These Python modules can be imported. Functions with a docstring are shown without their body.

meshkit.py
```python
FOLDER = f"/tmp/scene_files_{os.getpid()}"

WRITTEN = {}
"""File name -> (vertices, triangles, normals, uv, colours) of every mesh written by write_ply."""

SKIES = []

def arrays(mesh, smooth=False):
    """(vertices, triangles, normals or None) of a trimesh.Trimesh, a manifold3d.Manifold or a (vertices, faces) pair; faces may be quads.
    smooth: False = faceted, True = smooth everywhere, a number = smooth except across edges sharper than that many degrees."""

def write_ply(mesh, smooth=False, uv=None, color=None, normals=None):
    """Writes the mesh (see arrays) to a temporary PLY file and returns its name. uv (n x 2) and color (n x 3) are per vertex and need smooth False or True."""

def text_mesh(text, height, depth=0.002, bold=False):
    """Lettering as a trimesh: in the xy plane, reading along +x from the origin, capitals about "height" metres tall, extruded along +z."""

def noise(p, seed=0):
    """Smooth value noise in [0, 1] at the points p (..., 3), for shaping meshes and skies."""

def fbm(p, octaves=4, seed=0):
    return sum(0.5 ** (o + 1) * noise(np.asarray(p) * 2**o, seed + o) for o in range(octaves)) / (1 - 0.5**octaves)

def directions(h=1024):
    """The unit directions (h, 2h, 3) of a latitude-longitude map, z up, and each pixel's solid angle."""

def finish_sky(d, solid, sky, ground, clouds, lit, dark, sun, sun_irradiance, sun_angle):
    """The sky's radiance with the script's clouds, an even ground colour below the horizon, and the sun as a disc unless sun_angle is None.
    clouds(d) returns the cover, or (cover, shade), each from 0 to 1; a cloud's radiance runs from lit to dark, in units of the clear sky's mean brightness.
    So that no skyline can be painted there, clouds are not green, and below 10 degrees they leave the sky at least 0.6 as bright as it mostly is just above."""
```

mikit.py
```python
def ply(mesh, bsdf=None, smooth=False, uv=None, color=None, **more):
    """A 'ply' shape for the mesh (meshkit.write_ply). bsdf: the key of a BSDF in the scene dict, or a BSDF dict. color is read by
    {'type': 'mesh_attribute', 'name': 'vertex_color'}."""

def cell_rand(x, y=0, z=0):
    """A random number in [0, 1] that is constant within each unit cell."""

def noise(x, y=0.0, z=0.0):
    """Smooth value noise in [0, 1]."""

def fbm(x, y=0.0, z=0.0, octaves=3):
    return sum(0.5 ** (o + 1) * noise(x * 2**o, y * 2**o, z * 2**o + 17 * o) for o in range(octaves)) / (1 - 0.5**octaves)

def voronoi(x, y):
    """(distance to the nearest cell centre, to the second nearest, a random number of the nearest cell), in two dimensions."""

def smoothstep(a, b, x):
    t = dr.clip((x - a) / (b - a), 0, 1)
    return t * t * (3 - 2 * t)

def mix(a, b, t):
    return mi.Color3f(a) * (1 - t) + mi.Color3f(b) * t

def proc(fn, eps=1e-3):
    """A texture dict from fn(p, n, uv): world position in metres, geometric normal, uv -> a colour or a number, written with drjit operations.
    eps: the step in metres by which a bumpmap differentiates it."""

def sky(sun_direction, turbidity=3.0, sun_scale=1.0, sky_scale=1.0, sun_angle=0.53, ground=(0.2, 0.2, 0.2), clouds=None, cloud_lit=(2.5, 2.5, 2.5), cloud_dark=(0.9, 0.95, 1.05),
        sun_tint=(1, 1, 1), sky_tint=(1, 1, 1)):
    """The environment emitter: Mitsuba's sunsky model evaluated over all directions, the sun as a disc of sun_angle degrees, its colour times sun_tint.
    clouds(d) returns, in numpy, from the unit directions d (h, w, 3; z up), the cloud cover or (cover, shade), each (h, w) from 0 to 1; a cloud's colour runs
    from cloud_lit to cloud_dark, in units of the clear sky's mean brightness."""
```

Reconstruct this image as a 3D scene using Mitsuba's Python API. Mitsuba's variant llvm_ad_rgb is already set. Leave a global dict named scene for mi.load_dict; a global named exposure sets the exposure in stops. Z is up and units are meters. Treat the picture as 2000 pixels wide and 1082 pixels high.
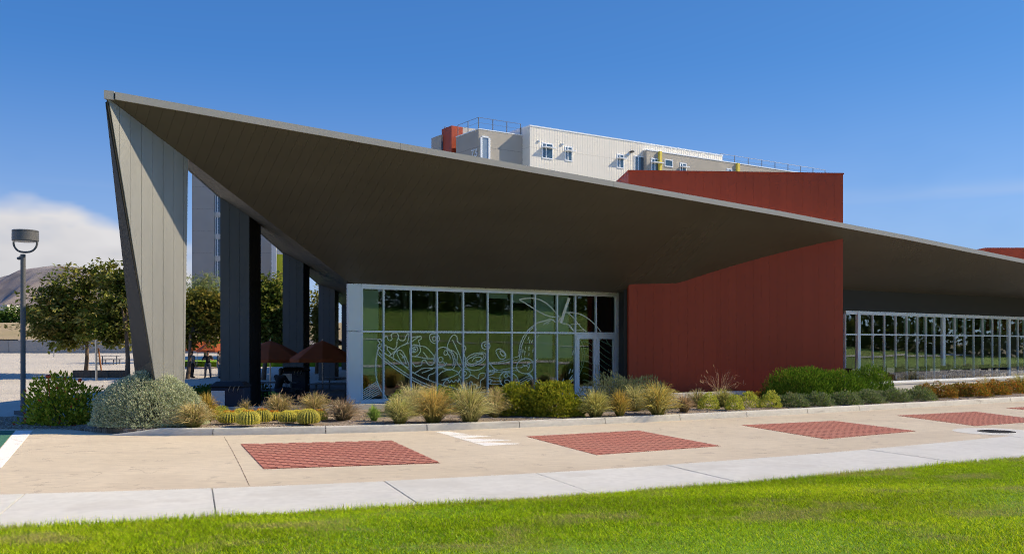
import math
import numpy as np, trimesh, shapely, mitsuba as mi, mikit, meshkit, drjit as dr
import manifold3d as m3
from shapely.geometry import Polygon, box as sbox
from mikit import noise, fbm, smoothstep, mix, voronoi, cell_rand

T4 = mi.ScalarTransform4f
scene, labels = {}, {}
rng = np.random.default_rng(7)

# ------------------------------------------------------------------ camera, sky, exposure
F, HZ, CAM_Z = 1850.0, 672.0, 2.12           # focal length and horizon row in pixels of the 2000 px wide photograph, eye height
scene['camera'] = {'type': 'perspective', 'fov': math.degrees(2 * math.atan(1000 / F)), 'fov_axis': 'x', 'near_clip': 0.1, 'far_clip': 9000.0,
                   'principal_point_offset_y': -(HZ - 541) / 1082, 'to_world': T4().look_at(origin=[0, 0, CAM_Z], target=[0, 1, CAM_Z], up=[0, 0, 1])}
exposure = 1.85
SUN = np.array([3.95, 0.57, 3.03])


def clouds(d):
    az = np.degrees(np.arctan2(d[..., 0], d[..., 1]))
    el = np.degrees(np.arcsin(np.clip(d[..., 2], -1, 1)))
    n = meshkit.fbm(np.stack([az * 0.22, el * 0.5, az * 0], -1), 5, 3)
    n2 = meshkit.fbm(np.stack([az * 0.05, el * 0.6, az * 0 + 5], -1), 4, 9)
    top = 6.6 + 3.4 * (meshkit.fbm(np.stack([az * 0.09, az * 0, az * 0 + 2], -1), 3, 5) - 0.5) + 2.0 * (n - 0.5)
    top = top * (0.45 + 0.75 * np.clip(1 - np.abs((az + 34) / 17) ** 2.5, 0, 1))
    left = np.clip((top - el) / 1.1, 0, 1) * np.clip((-az - 15.5) / 3, 0, 1) * np.clip(0.72 + 0.9 * (n - 0.4), 0.35, 1)
    wisp = np.clip((n2 - 0.54) * 5, 0, 1) * np.clip((9 - el) / 4, 0, 1) * np.clip(el / 2, 0, 1) * 0.6
    veil = 0.55 * np.clip((17 - el) / 17, 0, 1) ** 1.7
    cover = np.clip(np.maximum(left * 0.93, wisp) + veil, 0, 1)
    shade = np.clip(0.75 - 1.6 * (n - 0.35) - 0.05 * el, 0, 0.8) * 0.6
    return cover, shade


scene['sky'] = mikit.sky(SUN, turbidity=3.0, clouds=clouds, cloud_lit=(2.9, 2.85, 2.9), cloud_dark=(1.3, 1.38, 1.6), sky_tint=(0.36, 0.71, 1.13), sun_tint=(1.0, 1.005, 0.95))

# ------------------------------------------------------------------ helpers
Z_ROAD, Z_PATIO = -0.18, -0.25


def plaza_z(y):
    return Z_PATIO + 1.3 * float(np.clip((y - 58) / 52, 0, 1))


def G(px, py, z=0.0):                         # the point of the level z that shows at a pixel
    y = (CAM_Z - z) * F / (py - HZ)
    return np.array([(px - 1000) / F * y, y, z])


def GP(px, py):                               # same on the plaza
    y = 20.0
    for _ in range(60):
        y = 0.5 * y + 0.5 * (CAM_Z - plaza_z(y)) * F / (py - HZ)
    return np.array([(px - 1000) / F * y, y, plaza_z(y)])


def at(px, py, y):                            # the point at distance y
    return np.array([(px - 1000) / F * y, y, CAM_Z + (HZ - py) / F * y])


def numbered(key):
    k, i = key, 0
    while k in scene or k in used:
        i += 1
        k = f'{key}_{i:03d}'
    used.add(k)
    return k


used = set()


def thing(name, label, cat=None, group=None, kind=None):
    key = numbered(name)
    labels[key] = {'label': label}
    if cat: labels[key]['category'] = cat
    if group: labels[key]['group'] = group
    if kind: labels[key]['kind'] = kind
    return key


def put(key, mesh, mat, smooth=False, **kw):
    if hasattr(mesh, 'to_mesh'):
        q = mesh.to_mesh(); mesh = trimesh.Trimesh(q.vert_properties[:, :3], q.tri_verts, process=False)
    scene[key] = mikit.ply(mesh, mat, smooth=smooth, **kw)
    used.add(key)
    return key


def part(parent, name, mesh, mat, smooth=False, label=None, kind=None, **kw):
    key = numbered(parent + '__' + name)
    put(key, mesh, mat, smooth, **kw)
    if label or kind:
        labels[key] = {}
        if label: labels[key]['label'] = label
        if kind: labels[key]['kind'] = kind
    return key


def cat(ms):
    return trimesh.util.concatenate(list(ms))


def bx(x0, x1, y0, y1, z0, z1):
    m = trimesh.creation.box([x1 - x0, y1 - y0, z1 - z0])
    m.apply_translation([(x0 + x1) / 2, (y0 + y1) / 2, (z0 + z1) / 2])
    return m


def frame(o, u, w=None):                      # local x along u (in plan), local y to its left, z up -> world
    u = np.array([u[0], u[1], 0.0]); u /= np.linalg.norm(u)
    v = np.array([-u[1], u[0], 0])
    M = np.eye(4); M[:3, 0], M[:3, 1], M[:3, 2], M[:3, 3] = u, v, [0, 0, 1], o
    return M


def lbox(M, x0, x1, y0, y1, z0, z1):
    m = bx(x0, x1, y0, y1, z0, z1); m.apply_transform(M); return m


def prism(poly, z0, z1, M=None):
    m = trimesh.creation.extrude_polygon(poly, z1 - z0, engine='earcut'); m.apply_translation([0, 0, z0])
    if M is not None: m.apply_transform(M)
    return m


def tube(pts, r, n=8, cap=True):
    pts = np.asarray(pts, float); r = np.broadcast_to(np.asarray(r, float), len(pts))
    t = np.gradient(pts, axis=0); t /= np.linalg.norm(t, axis=1, keepdims=True) + 1e-12
    a = np.array([1.0, 0, 0]) if abs(t[0, 0]) < 0.8 else np.array([0, 1.0, 0])
    V = []
    for p, d, q in zip(pts, t, r):
        b = np.cross(d, a); b /= np.linalg.norm(b); a = np.cross(b, d)
        th = np.arange(n) * 2 * np.pi / n
        V.append(p + q * (np.cos(th)[:, None] * a + np.sin(th)[:, None] * b))
    V = np.vstack(V); Fc = []
    for i in range(len(pts) - 1):
        for j in range(n):
            k = (j + 1) % n
            Fc += [[i * n + j, i * n + k, (i + 1) * n + k], [i * n + j, (i + 1) * n + k, (i + 1) * n + j]]
    if cap:
        e = (len(pts) - 1) * n
        for j in range(1, n - 1): Fc += [[0, j + 1, j], [e, e + j, e + j + 1]]
    m = trimesh.Trimesh(V, Fc, process=False)
    if m.volume < 0: m.invert()
    return m


def lathe(profile, n=24, lobes=0, amp=0.0):
    th = np.arange(n) * 2 * np.pi / n
    V = [[r * (1 + amp * math.cos(lobes * a)) * math.cos(a), r * (1 + amp * math.cos(lobes * a)) * math.sin(a), z] for r, z in profile for a in th]
    Fc = []
    for i in range(len(profile) - 1):
        for j in range(n):
            k = (j + 1) % n
            Fc += [[i * n + j, i * n + k, (i + 1) * n + k], [i * n + j, (i + 1) * n + k, (i + 1) * n + j]]
    return trimesh.Trimesh(V, Fc, process=False)


def quad_slab(a, b, c, d, up):                # a thin solid: corners of its lower face and the offset to its upper face
    V = np.array([a, b, c, d, a, b, c, d], float); V[4:] += up
    Fc = [[0, 2, 1], [0, 3, 2], [4, 5, 6], [4, 6, 7], [0, 1, 5], [0, 5, 4], [1, 2, 6], [1, 6, 5], [2, 3, 7], [2, 7, 6], [3, 0, 4], [3, 4, 7]]
    m = trimesh.Trimesh(V, Fc, process=False)
    if m.volume < 0: m.invert()
    return m


# ------------------------------------------------------------------ materials
def rgb(*c): return {'type': 'rgb', 'value': list(map(float, c))}


def mat(name, color, rough=0.6, metal=0.0, spec=0.5, bump=None, bscale=1.0, two=True, eps=1e-3, **kw):
    b = {'type': 'principled', 'base_color': mikit.proc(color) if callable(color) else (color if isinstance(color, dict) else rgb(*color)),
         'roughness': rough, 'metallic': metal, 'specular': spec, **kw}
    if bump is not None:
        b = {'type': 'bumpmap', 'nested': b, 'arbitrary': mikit.proc(bump, eps=eps), 'scale': bscale}
    scene[name] = {'type': 'twosided', 'bsdf': b} if two else b
    return name


VC = {'type': 'mesh_attribute', 'name': 'vertex_color'}


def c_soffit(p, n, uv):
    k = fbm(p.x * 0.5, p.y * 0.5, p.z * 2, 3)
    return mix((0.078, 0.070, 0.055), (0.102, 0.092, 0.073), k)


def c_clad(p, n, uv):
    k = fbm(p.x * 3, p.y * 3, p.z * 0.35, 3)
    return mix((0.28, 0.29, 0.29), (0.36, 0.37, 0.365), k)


def c_red(p, n, uv):
    s = cell_rand(dr.floor(p.x * 2.2 + p.y * 0.3), 1, 2)
    k = fbm(p.x * 5, p.y * 5, p.z * 0.25, 3)
    return mix((0.33, 0.045, 0.016), (0.40, 0.06, 0.023), 0.5 * s + 0.5 * k) * (0.9 + 0.12 * smoothstep(0.0, 1.5, p.z))


def c_road(p, n, uv):
    a = fbm(p.x * 0.35, p.y * 0.35, 0, 4)
    b = fbm(p.x * 5, p.y * 14, 3, 4)
    st = smoothstep(0.56, 0.74, fbm(p.x * 0.5 + 7, p.y * 1.3, 9, 4))
    spots = smoothstep(0.73, 0.80, fbm(p.x * 3.1, p.y * 3.1, 21, 3))
    c = mix((0.48, 0.42, 0.325), (0.575, 0.51, 0.405), a)
    c = c * (0.88 + 0.24 * b)
    c = mix(c, (0.42, 0.36, 0.28), 0.3 * st)
    c = mix(c, (0.26, 0.22, 0.18), 0.3 * spots)
    v = dr.abs(fbm(p.x * 0.8, p.y * 0.25, 33, 4) - 0.5)
    return mix(c, (0.25, 0.21, 0.16), 0.35 * (1 - smoothstep(0.0, 0.004, v)) * smoothstep(0.5, 0.6, noise(p.x * 0.25, p.y * 0.25, 5)))


def c_walk(p, n, uv):
    a = fbm(p.x * 0.6, p.y * 0.6, 2, 4)
    b = fbm(p.x * 9, p.y * 9, 4, 3)
    st = smoothstep(0.55, 0.75, fbm(p.x * 0.9, p.y * 0.9, 12, 4))
    c = mix((0.52, 0.525, 0.50), (0.605, 0.61, 0.585), a) * (0.93 + 0.14 * b)
    return mix(c, (0.44, 0.43, 0.40), 0.35 * st)


def c_kerb(p, n, uv):
    a = fbm(p.x * 1.3, p.y * 1.3, p.z * 3, 4)
    b = fbm(p.x * 14, p.y * 14, p.z * 14, 3)
    c = mix((0.50, 0.495, 0.46), (0.62, 0.615, 0.575), a) * (0.86 + 0.28 * b)
    return mix(c, (0.22, 0.20, 0.17), 0.6 * smoothstep(0.6, 0.75, fbm(p.x * 0.7, p.y * 0.7, p.z * 5 + 8, 4)))


def c_plaza(p, n, uv):
    a = fbm(p.x * 0.15, p.y * 0.15, 6, 4)
    b = fbm(p.x * 2, p.y * 2, 1, 3)
    g = dr.minimum(dr.abs(p.x / 3.0 - dr.round(p.x / 3.0)), dr.abs(p.y / 3.0 - dr.round(p.y / 3.0)))
    return mix((0.36, 0.345, 0.315), (0.44, 0.42, 0.385), a) * (0.96 + 0.08 * b) * (0.75 + 0.25 * smoothstep(0.002, 0.006, g))


def c_brick(p, n, uv):
    r = cell_rand(dr.floor(p.x * 8), dr.floor(p.y * 8), 3)
    k = fbm(p.x * 20, p.y * 20, 0, 3)
    w = smoothstep(0.5, 0.7, fbm(p.x * 0.8, p.y * 0.8, 3, 3))
    return mix(mix((0.37, 0.135, 0.10), (0.46, 0.195, 0.15), 0.1 * r + 0.9 * k), (0.40, 0.21, 0.16), 0.25 * w)


def c_joint(p, n, uv):
    return mix((0.17, 0.055, 0.042), (0.23, 0.08, 0.06), noise(p.x * 9, p.y * 9))


def c_gravel(p, n, uv):
    d1, d2, r = voronoi(p.x * 22, p.y * 22)
    base = mix((0.17, 0.13, 0.10), (0.47, 0.40, 0.33), r)
    soil = smoothstep(0.5, 0.68, fbm(p.x * 0.9, p.y * 0.9, 2, 3))
    return mix(base * (0.55 + 0.45 * smoothstep(0.02, 0.2, d2 - d1)), (0.20, 0.145, 0.10), 0.55 * soil)


def c_lawn(p, n, uv):
    a = fbm(p.x * 0.5, p.y * 0.5, 0, 4)
    b = fbm(p.x * 12, p.y * 12, 5, 3)
    dry = smoothstep(0.56, 0.74, fbm(p.x * 0.7 + 4, p.y * 0.9, 11, 4))
    c = mix((0.10, 0.225, 0.008), (0.165, 0.30, 0.012), a) * (0.7 + 0.55 * b)
    return mix(c, (0.2, 0.19, 0.06), 0.5 * dry)


def c_ground(p, n, uv):
    a = fbm(p.x * 0.02, p.y * 0.02, 0, 4)
    return mix((0.24, 0.19, 0.13), (0.20, 0.20, 0.09), a)


def c_hill_haze(p, n, uv):
    a = fbm(p.x * 0.006, p.y * 0.006, p.z * 0.01, 5)
    b = smoothstep(0.45, 0.6, fbm(p.x * 0.03, p.y * 0.03, p.z * 0.03, 4))
    rock = smoothstep(0.55, 0.62, fbm(p.x * 0.012 + 9, p.y * 0.012, p.z * 0.02, 4))
    c = mix((0.19, 0.17, 0.175), (0.27, 0.25, 0.245), a)  # greyed and lightened: distance haze is painted into the hill colours
    c = mix(c, (0.13, 0.12, 0.125), 0.6 * b)
    return mix(c, (0.24, 0.20, 0.20), 0.4 * rock)


def c_white_panel(p, n, uv):
    k = fbm(p.x * 0.8, p.y * 0.8, p.z * 0.15, 4)
    h = dr.abs(p.z / 3.05 - dr.round(p.z / 3.05))
    return mix((0.71, 0.71, 0.69), (0.79, 0.79, 0.765), k) * (0.8 + 0.2 * smoothstep(0.004, 0.012, h))


def ribs(p, n, uv):
    return 0.5 + 0.5 * dr.cos((p.x * 0.83 + p.y * 0.57) * 2 * math.pi / 0.32)


def c_gray_panel(p, n, uv):
    k = fbm(p.x * 0.5, p.y * 0.5, p.z * 0.5, 4)
    h = dr.abs((p.z + 0.6) / 3.09 - dr.round((p.z + 0.6) / 3.09))
    return mix((0.36, 0.35, 0.33), (0.42, 0.41, 0.39), k) * (0.7 + 0.3 * smoothstep(0.004, 0.014, h))


def c_bark(p, n, uv):
    return mix((0.10, 0.07, 0.05), (0.21, 0.15, 0.11), fbm(p.x * 12, p.y * 12, p.z * 2.5, 3))


def c_bank(p, n, uv):
    return mix((0.34, 0.27, 0.19), (0.25, 0.22, 0.12), fbm(p.x * 0.25, p.y * 0.25, p.z, 4))


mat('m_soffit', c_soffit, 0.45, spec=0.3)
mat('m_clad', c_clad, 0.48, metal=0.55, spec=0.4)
mat('m_clad_shaded', lambda p, n, uv: mix((0.075, 0.08, 0.088), (0.105, 0.11, 0.12), fbm(p.x * 3, p.y * 3, p.z * 0.35, 3)), 0.5, spec=0.4)  # the pylon cladding again, with the shade under the roof put into its colour
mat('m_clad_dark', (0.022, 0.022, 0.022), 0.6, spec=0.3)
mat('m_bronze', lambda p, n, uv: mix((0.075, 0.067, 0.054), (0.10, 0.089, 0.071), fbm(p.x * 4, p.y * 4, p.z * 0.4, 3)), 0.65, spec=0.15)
mat('m_fascia', (0.30, 0.305, 0.315), 0.4)
mat('m_membrane', (0.78, 0.77, 0.74), 0.8)
mat('m_red', c_red, 0.5, spec=0.4)
mat('m_alu', (0.82, 0.87, 0.94), 0.35, metal=0.2, spec=0.5)
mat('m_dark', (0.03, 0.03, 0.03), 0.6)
mat('m_band', (0.03, 0.03, 0.027), 0.6, spec=0.3)
mat('m_inside', (0.07, 0.065, 0.06), 0.8)
mat('m_blind', (0.62, 0.68, 0.62), 0.9)
mat('m_print', (0.86, 0.90, 0.76), 0.7)
mat('m_road', c_road, 0.85, bump=lambda p, n, uv: fbm(p.x * 60, p.y * 60, 0, 2), bscale=0.002)
mat('m_walk', c_walk, 0.85, bump=lambda p, n, uv: fbm(p.x * 50, p.y * 50, 0, 2), bscale=0.002)
mat('m_kerb', c_kerb, 0.85)
mat('m_plaza', c_plaza, 0.85)
mat('m_patio_shade', lambda p, n, uv: mix((0.10, 0.10, 0.10), (0.15, 0.148, 0.145), fbm(p.x, p.y, 0, 4)), 0.8)  # dark tone chosen to cut light bouncing up under the roof
mat('m_brick', c_brick, 0.85, bump=lambda p, n, uv: fbm(p.x * 70, p.y * 70, 0, 2), bscale=0.003)
mat('m_joint', c_joint, 0.95)
mat('m_paint', lambda p, n, uv: mix((0.80, 0.80, 0.78), (0.56, 0.53, 0.48), smoothstep(0.62, 0.9, fbm(p.x * 6, p.y * 6, 1, 4))), 0.7)
mat('m_green_paint', lambda p, n, uv: mix((0.03, 0.13, 0.085), (0.06, 0.17, 0.12), fbm(p.x * 5, p.y * 5, 1, 4)), 0.8)
mat('m_gravel', c_gravel, 0.95, bump=lambda p, n, uv: voronoi(p.x * 22, p.y * 22)[0], bscale=-0.02, eps=4e-3)
mat('m_lawn', c_lawn, 0.95)
mat('m_ground', c_ground, 0.95)
mat('m_hill_haze', c_hill_haze, 0.95)
mat('m_bank', c_bank, 0.95)
mat('m_white_panel', c_white_panel, 0.7, bump=ribs, bscale=0.02, eps=0.01)
mat('m_gray_panel', c_gray_panel, 0.75)
mat('m_yellow', lambda p, n, uv: mix((0.62, 0.60, 0.02), (0.72, 0.70, 0.03), fbm(p.x, p.y, p.z * 3, 3)), 0.6)
mat('m_yellow_fin', (0.72, 0.60, 0.10), 0.6)
mat('m_win', (0.05, 0.10, 0.16), 0.08, spec=0.9)
mat('m_win_pale', (0.22, 0.30, 0.42), 0.15, spec=0.8)
mat('m_bark', c_bark, 0.9)
mat('m_lamp', (0.125, 0.135, 0.155), 0.45)
mat('m_lamp_glass', (0.5, 0.5, 0.48), 0.3)
mat('m_steel', (0.5, 0.5, 0.5), 0.3, metal=0.9)
mat('m_black', (0.022, 0.024, 0.03), 0.5)
mat('m_navy', (0.02, 0.03, 0.06), 0.6)
mat('m_paper', (0.72, 0.74, 0.78), 0.8)
mat('m_grey_print', (0.45, 0.47, 0.52), 0.8)
mat('m_orange', lambda p, n, uv: mix((0.36, 0.07, 0.018), (0.45, 0.10, 0.025), fbm(p.x * 3, p.y * 3, p.z * 3, 3)), 0.8)
mat('m_wood', (0.32, 0.13, 0.05), 0.7)
mat('m_skin', (0.34, 0.20, 0.14), 0.55)
mat('m_hair', (0.02, 0.015, 0.012), 0.6)
mat('m_cloth_grey', (0.22, 0.25, 0.27), 0.9)
mat('m_cloth_black', (0.02, 0.02, 0.024), 0.9)
mat('m_cloth_blue', (0.06, 0.075, 0.11), 0.9)
mat('m_iron', lambda p, n, uv: mix((0.05, 0.045, 0.04), (0.10, 0.085, 0.07), fbm(p.x * 9, p.y * 9, 0, 3)), 0.6, metal=0.3)
scene['m_leaf'] = {'type': 'principledthin', 'base_color': VC, 'roughness': 0.45, 'diff_trans': 0.55, 'spec_trans': 0.0, 'eta': 1.4}
mat('m_vc', VC, 0.7)
scene['m_glass'] = {'type': 'thindielectric', 'int_ior': 1.82, 'specular_transmittance': rgb(0.48, 0.60, 0.50), 'specular_reflectance': rgb(0.98, 1.0, 0.96)}
scene['m_glass_band'] = {'type': 'thindielectric', 'int_ior': 2.1, 'specular_transmittance': rgb(0.45, 0.56, 0.50)}
scene['m_rail_glass'] = {'type': 'thindielectric', 'int_ior': 1.5, 'specular_transmittance': rgb(0.86, 0.92, 0.88)}

# ------------------------------------------------------------------ ground lines
def smooth_line(pts, z, x0, x1, n=70, deg=3, ext=(40, 60)):
    p = np.array(pts, float)
    c = np.polyfit(p[:, 0] / 1000, p[:, 1], deg)
    xs = np.linspace(x0, x1, n)
    w = np.array([G(x, np.polyval(c, x / 1000), z) for x in xs])[:, :2]
    a = w[0] - (w[4] - w[0]) / np.linalg.norm(w[4] - w[0]) * ext[0]
    b = w[-1] + (w[-1] - w[-5]) / np.linalg.norm(w[-1] - w[-5]) * ext[1]
    return np.vstack([[a], w, [b]])


kerb_bottom = [(212, 851), (415, 850), (635, 846), (835, 841), (1000, 837.5), (1182, 828.5), (1330, 821), (1460, 814), (1575, 807.5), (1770, 797), (2000, 784)]
walk_far = [(0, 967), (150, 960), (415, 953), (515, 949), (750, 942), (1000, 926), (1300, 909), (1575, 886), (2000, 849)]
lawn_edge = [(0, 1035), (165, 1030), (320, 1021), (450, 1014), (650, 1001), (830, 989), (1000, 978), (1250, 962), (1550, 940), (1750, 921), (2000, 896)]
KB = smooth_line(kerb_bottom, Z_ROAD, 205, 2150)
WF = smooth_line(walk_far, Z_ROAD, -150, 2200)
LE = smooth_line(lawn_edge, Z_ROAD, -150, 2200)


def ribbon(A, B, za, zb):
    n = len(A)
    V = np.vstack([np.c_[A, np.full(n, za)], np.c_[B, np.full(n, zb)]])
    Fc = []
    for i in range(n - 1): Fc += [[i, i + 1, n + i + 1], [i, n + i + 1, n + i]]
    m = trimesh.Trimesh(V, Fc, process=False)
    if m.face_normals[:, 2].mean() < 0: m.invert()
    return m


def resample(L, step, start=0.0):
    s = np.r_[0, np.cumsum(np.linalg.norm(np.diff(L, axis=0), axis=1))]
    q = np.arange(start, s[-1], step)
    return np.c_[np.interp(q, s, L[:, 0]), np.interp(q, s, L[:, 1])]


def struct(name, mesh, m, smooth=False, label=None, **kw):
    put(name, mesh, m, smooth, **kw)
    labels[name] = {'kind': 'structure'}
    if label: labels[name]['label'] = label
    return name


# ground sheet to the horizon, with a grid fine enough near by
gx = np.r_[-6000, -2500, -900, -300, -100, 0, 100, 300, 900, 2500, 6000.0]
gv = np.array([[x, y, -0.6] for y in gx for x in gx])
gf = [[j * 11 + i, j * 11 + i + 1, (j + 1) * 11 + i + 1, (j + 1) * 11 + i] for j in range(10) for i in range(10)]
struct('ground', (gv, np.array(gf)), 'm_ground', label='dry ground reaching to the horizon under everything')
# plaza: level, then rising gently to the retaining wall
ys = [18, 58, 70, 84, 98, 111]
pv = np.array([[x, y, plaza_z(y)] for y in ys for x in (-170, -60, 0, 60)])
pf = [[j * 4 + i, j * 4 + i + 1, (j + 1) * 4 + i + 1, (j + 1) * 4 + i] for j in range(5) for i in range(3)]
struct('plaza', (pv, np.array(pf)), 'm_plaza', label='pale concrete plaza behind the planting bed')
# road: one sheet from below the bed to the pavement
road_far = np.vstack([[KB[1] + [-45, -9]], [KB[1] + [-14, 0.0]], KB[1:]])
k = min(len(road_far), len(WF))
road_far_s = resample(road_far, 1.0)[:140]
out = KB[1:-1] + [-0.1, 0.4]
RA = np.vstack([[G(-700, 838, Z_ROAD)[:2]], [G(-60, 838, Z_ROAD)[:2]], [G(120, 837.5, Z_ROAD)[:2]], KB[1:] + [-0.15, 0.6]])
pol = Polygon(np.vstack([RA, (WF + [0, 0.0])[::-1]]))
struct('road', prism(pol.buffer(0), Z_ROAD - 0.2, Z_ROAD), 'm_road', label='tan concrete road curving past the planting bed')

# pavement slabs, 2.77 m long, parted by joints
wf, le = WF, LE


def along(L, p):                              # nearest parameter on a polyline
    s = np.r_[0, np.cumsum(np.linalg.norm(np.diff(L, axis=0), axis=1))]
    q = np.arange(0, s[-1], 0.05)
    P = np.c_[np.interp(q, s, L[:, 0]), np.interp(q, s, L[:, 1])]
    return q[np.argmin(((P - p) ** 2).sum(1))], s


q0, sW = along(WF, G(411, 954, Z_ROAD)[:2])
e0, sL = along(LE, G(428, 1010, Z_ROAD)[:2])
q3, _ = along(WF, G(1302, 909, Z_ROAD)[:2])
e3, _ = along(LE, G(1440, 941, Z_ROAD)[:2])
pt = lambda L, s, q: np.array([np.interp(q, s, L[:, 0]), np.interp(q, s, L[:, 1])])
struct('pavement', ribbon(WF, LE + [0.15, -0.5], Z_ROAD - 0.02, Z_ROAD - 0.02), 'm_kerb', label='pale concrete pavement between the road and the lawn')
dq, de = (q3 - q0) / 3, (e3 - e0) / 3
for i in range(-3, 12):
    P = []
    for L, s, a0, da in ((WF, sW, q0, dq), (LE, sL, e0, de)):
        P += [[pt(L, s, a0 + da * (i + f) + o) for f, o in ((0, 0.012), (0.33, 0), (0.67, 0), (1, -0.012))]]
    far_e, near_e = np.array(P[0]) + [.006, -.022], np.array(P[1]) + [0.1, -0.35]
    pg = Polygon(np.vstack([far_e, near_e[::-1]])).buffer(0)
    part('pavement', 'slab', prism(pg, Z_ROAD - 0.03, Z_ROAD + 0.006 + 0.003 * (i % 2)), 'm_walk')

# kerb stones; the run ends in a flush ramp on the left
jx = [212, 417, 635, 834, 1016, 1182, 1330, 1460, 1577, 1680, 1770, 1848, 1915, 1975, 2030, 2080]
s_all = np.r_[0, np.cumsum(np.linalg.norm(np.diff(KB, axis=0), axis=1))]
cK = np.polyfit(np.array(kerb_bottom)[:, 0] / 1000, np.array(kerb_bottom)[:, 1], 3)
jq = [along(KB, G(x, np.polyval(cK, x / 1000), Z_ROAD)[:2])[0] for x in jx]
struct('kerb', prism(Polygon(np.vstack([KB[12:] + [-0.02, 0.05], (KB[12:] + [-0.06, 0.2])[::-1]])).buffer(0), Z_ROAD - 0.05, -0.03), 'm_dark', label='pale concrete kerb edging the planting bed')
KT = []
for a, b in zip(jq[:-1], jq[1:]):
    qs = np.linspace(a + 0.012, b - 0.012, 5)
    fr = np.array([pt(KB, s_all, q) for q in qs])
    tg = np.gradient(fr, axis=0); tg /= np.linalg.norm(tg, axis=1, keepdims=True)
    nn = np.c_[-tg[:, 1], tg[:, 0]]
    prof = [(0.0, Z_ROAD - 0.05), (0.0, Z_ROAD + 0.02), (0.025, -0.035), (0.05, -0.008), (0.08, 0.0), (0.21, 0.0), (0.21, Z_ROAD - 0.05)]
    V, Fc, m = [], [], len(prof)
    for i in range(len(qs)):
        for o, z in prof:
            if a == jq[0]: z = min(z, Z_ROAD + 0.01 + (0.17) * min(1, i / 2.0)) if z > Z_ROAD else z
            V.append([*(fr[i] + nn[i] * o), z])
    for i in range(len(qs) - 1):
        for j in range(m):
            l = (j + 1) % m
            Fc += [[i * m + j, (i + 1) * m + j, (i + 1) * m + l], [i * m + j, (i + 1) * m + l, i * m + l]]
    e = (len(qs) - 1) * m
    for j in range(1, m - 1): Fc += [[0, j, j + 1], [e, e + j + 1, e + j]]
    ms = trimesh.Trimesh(V, Fc, process=False)
    if ms.volume < 0: ms.invert()
    part('kerb', 'stone', ms, 'm_kerb', smooth=40)

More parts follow.
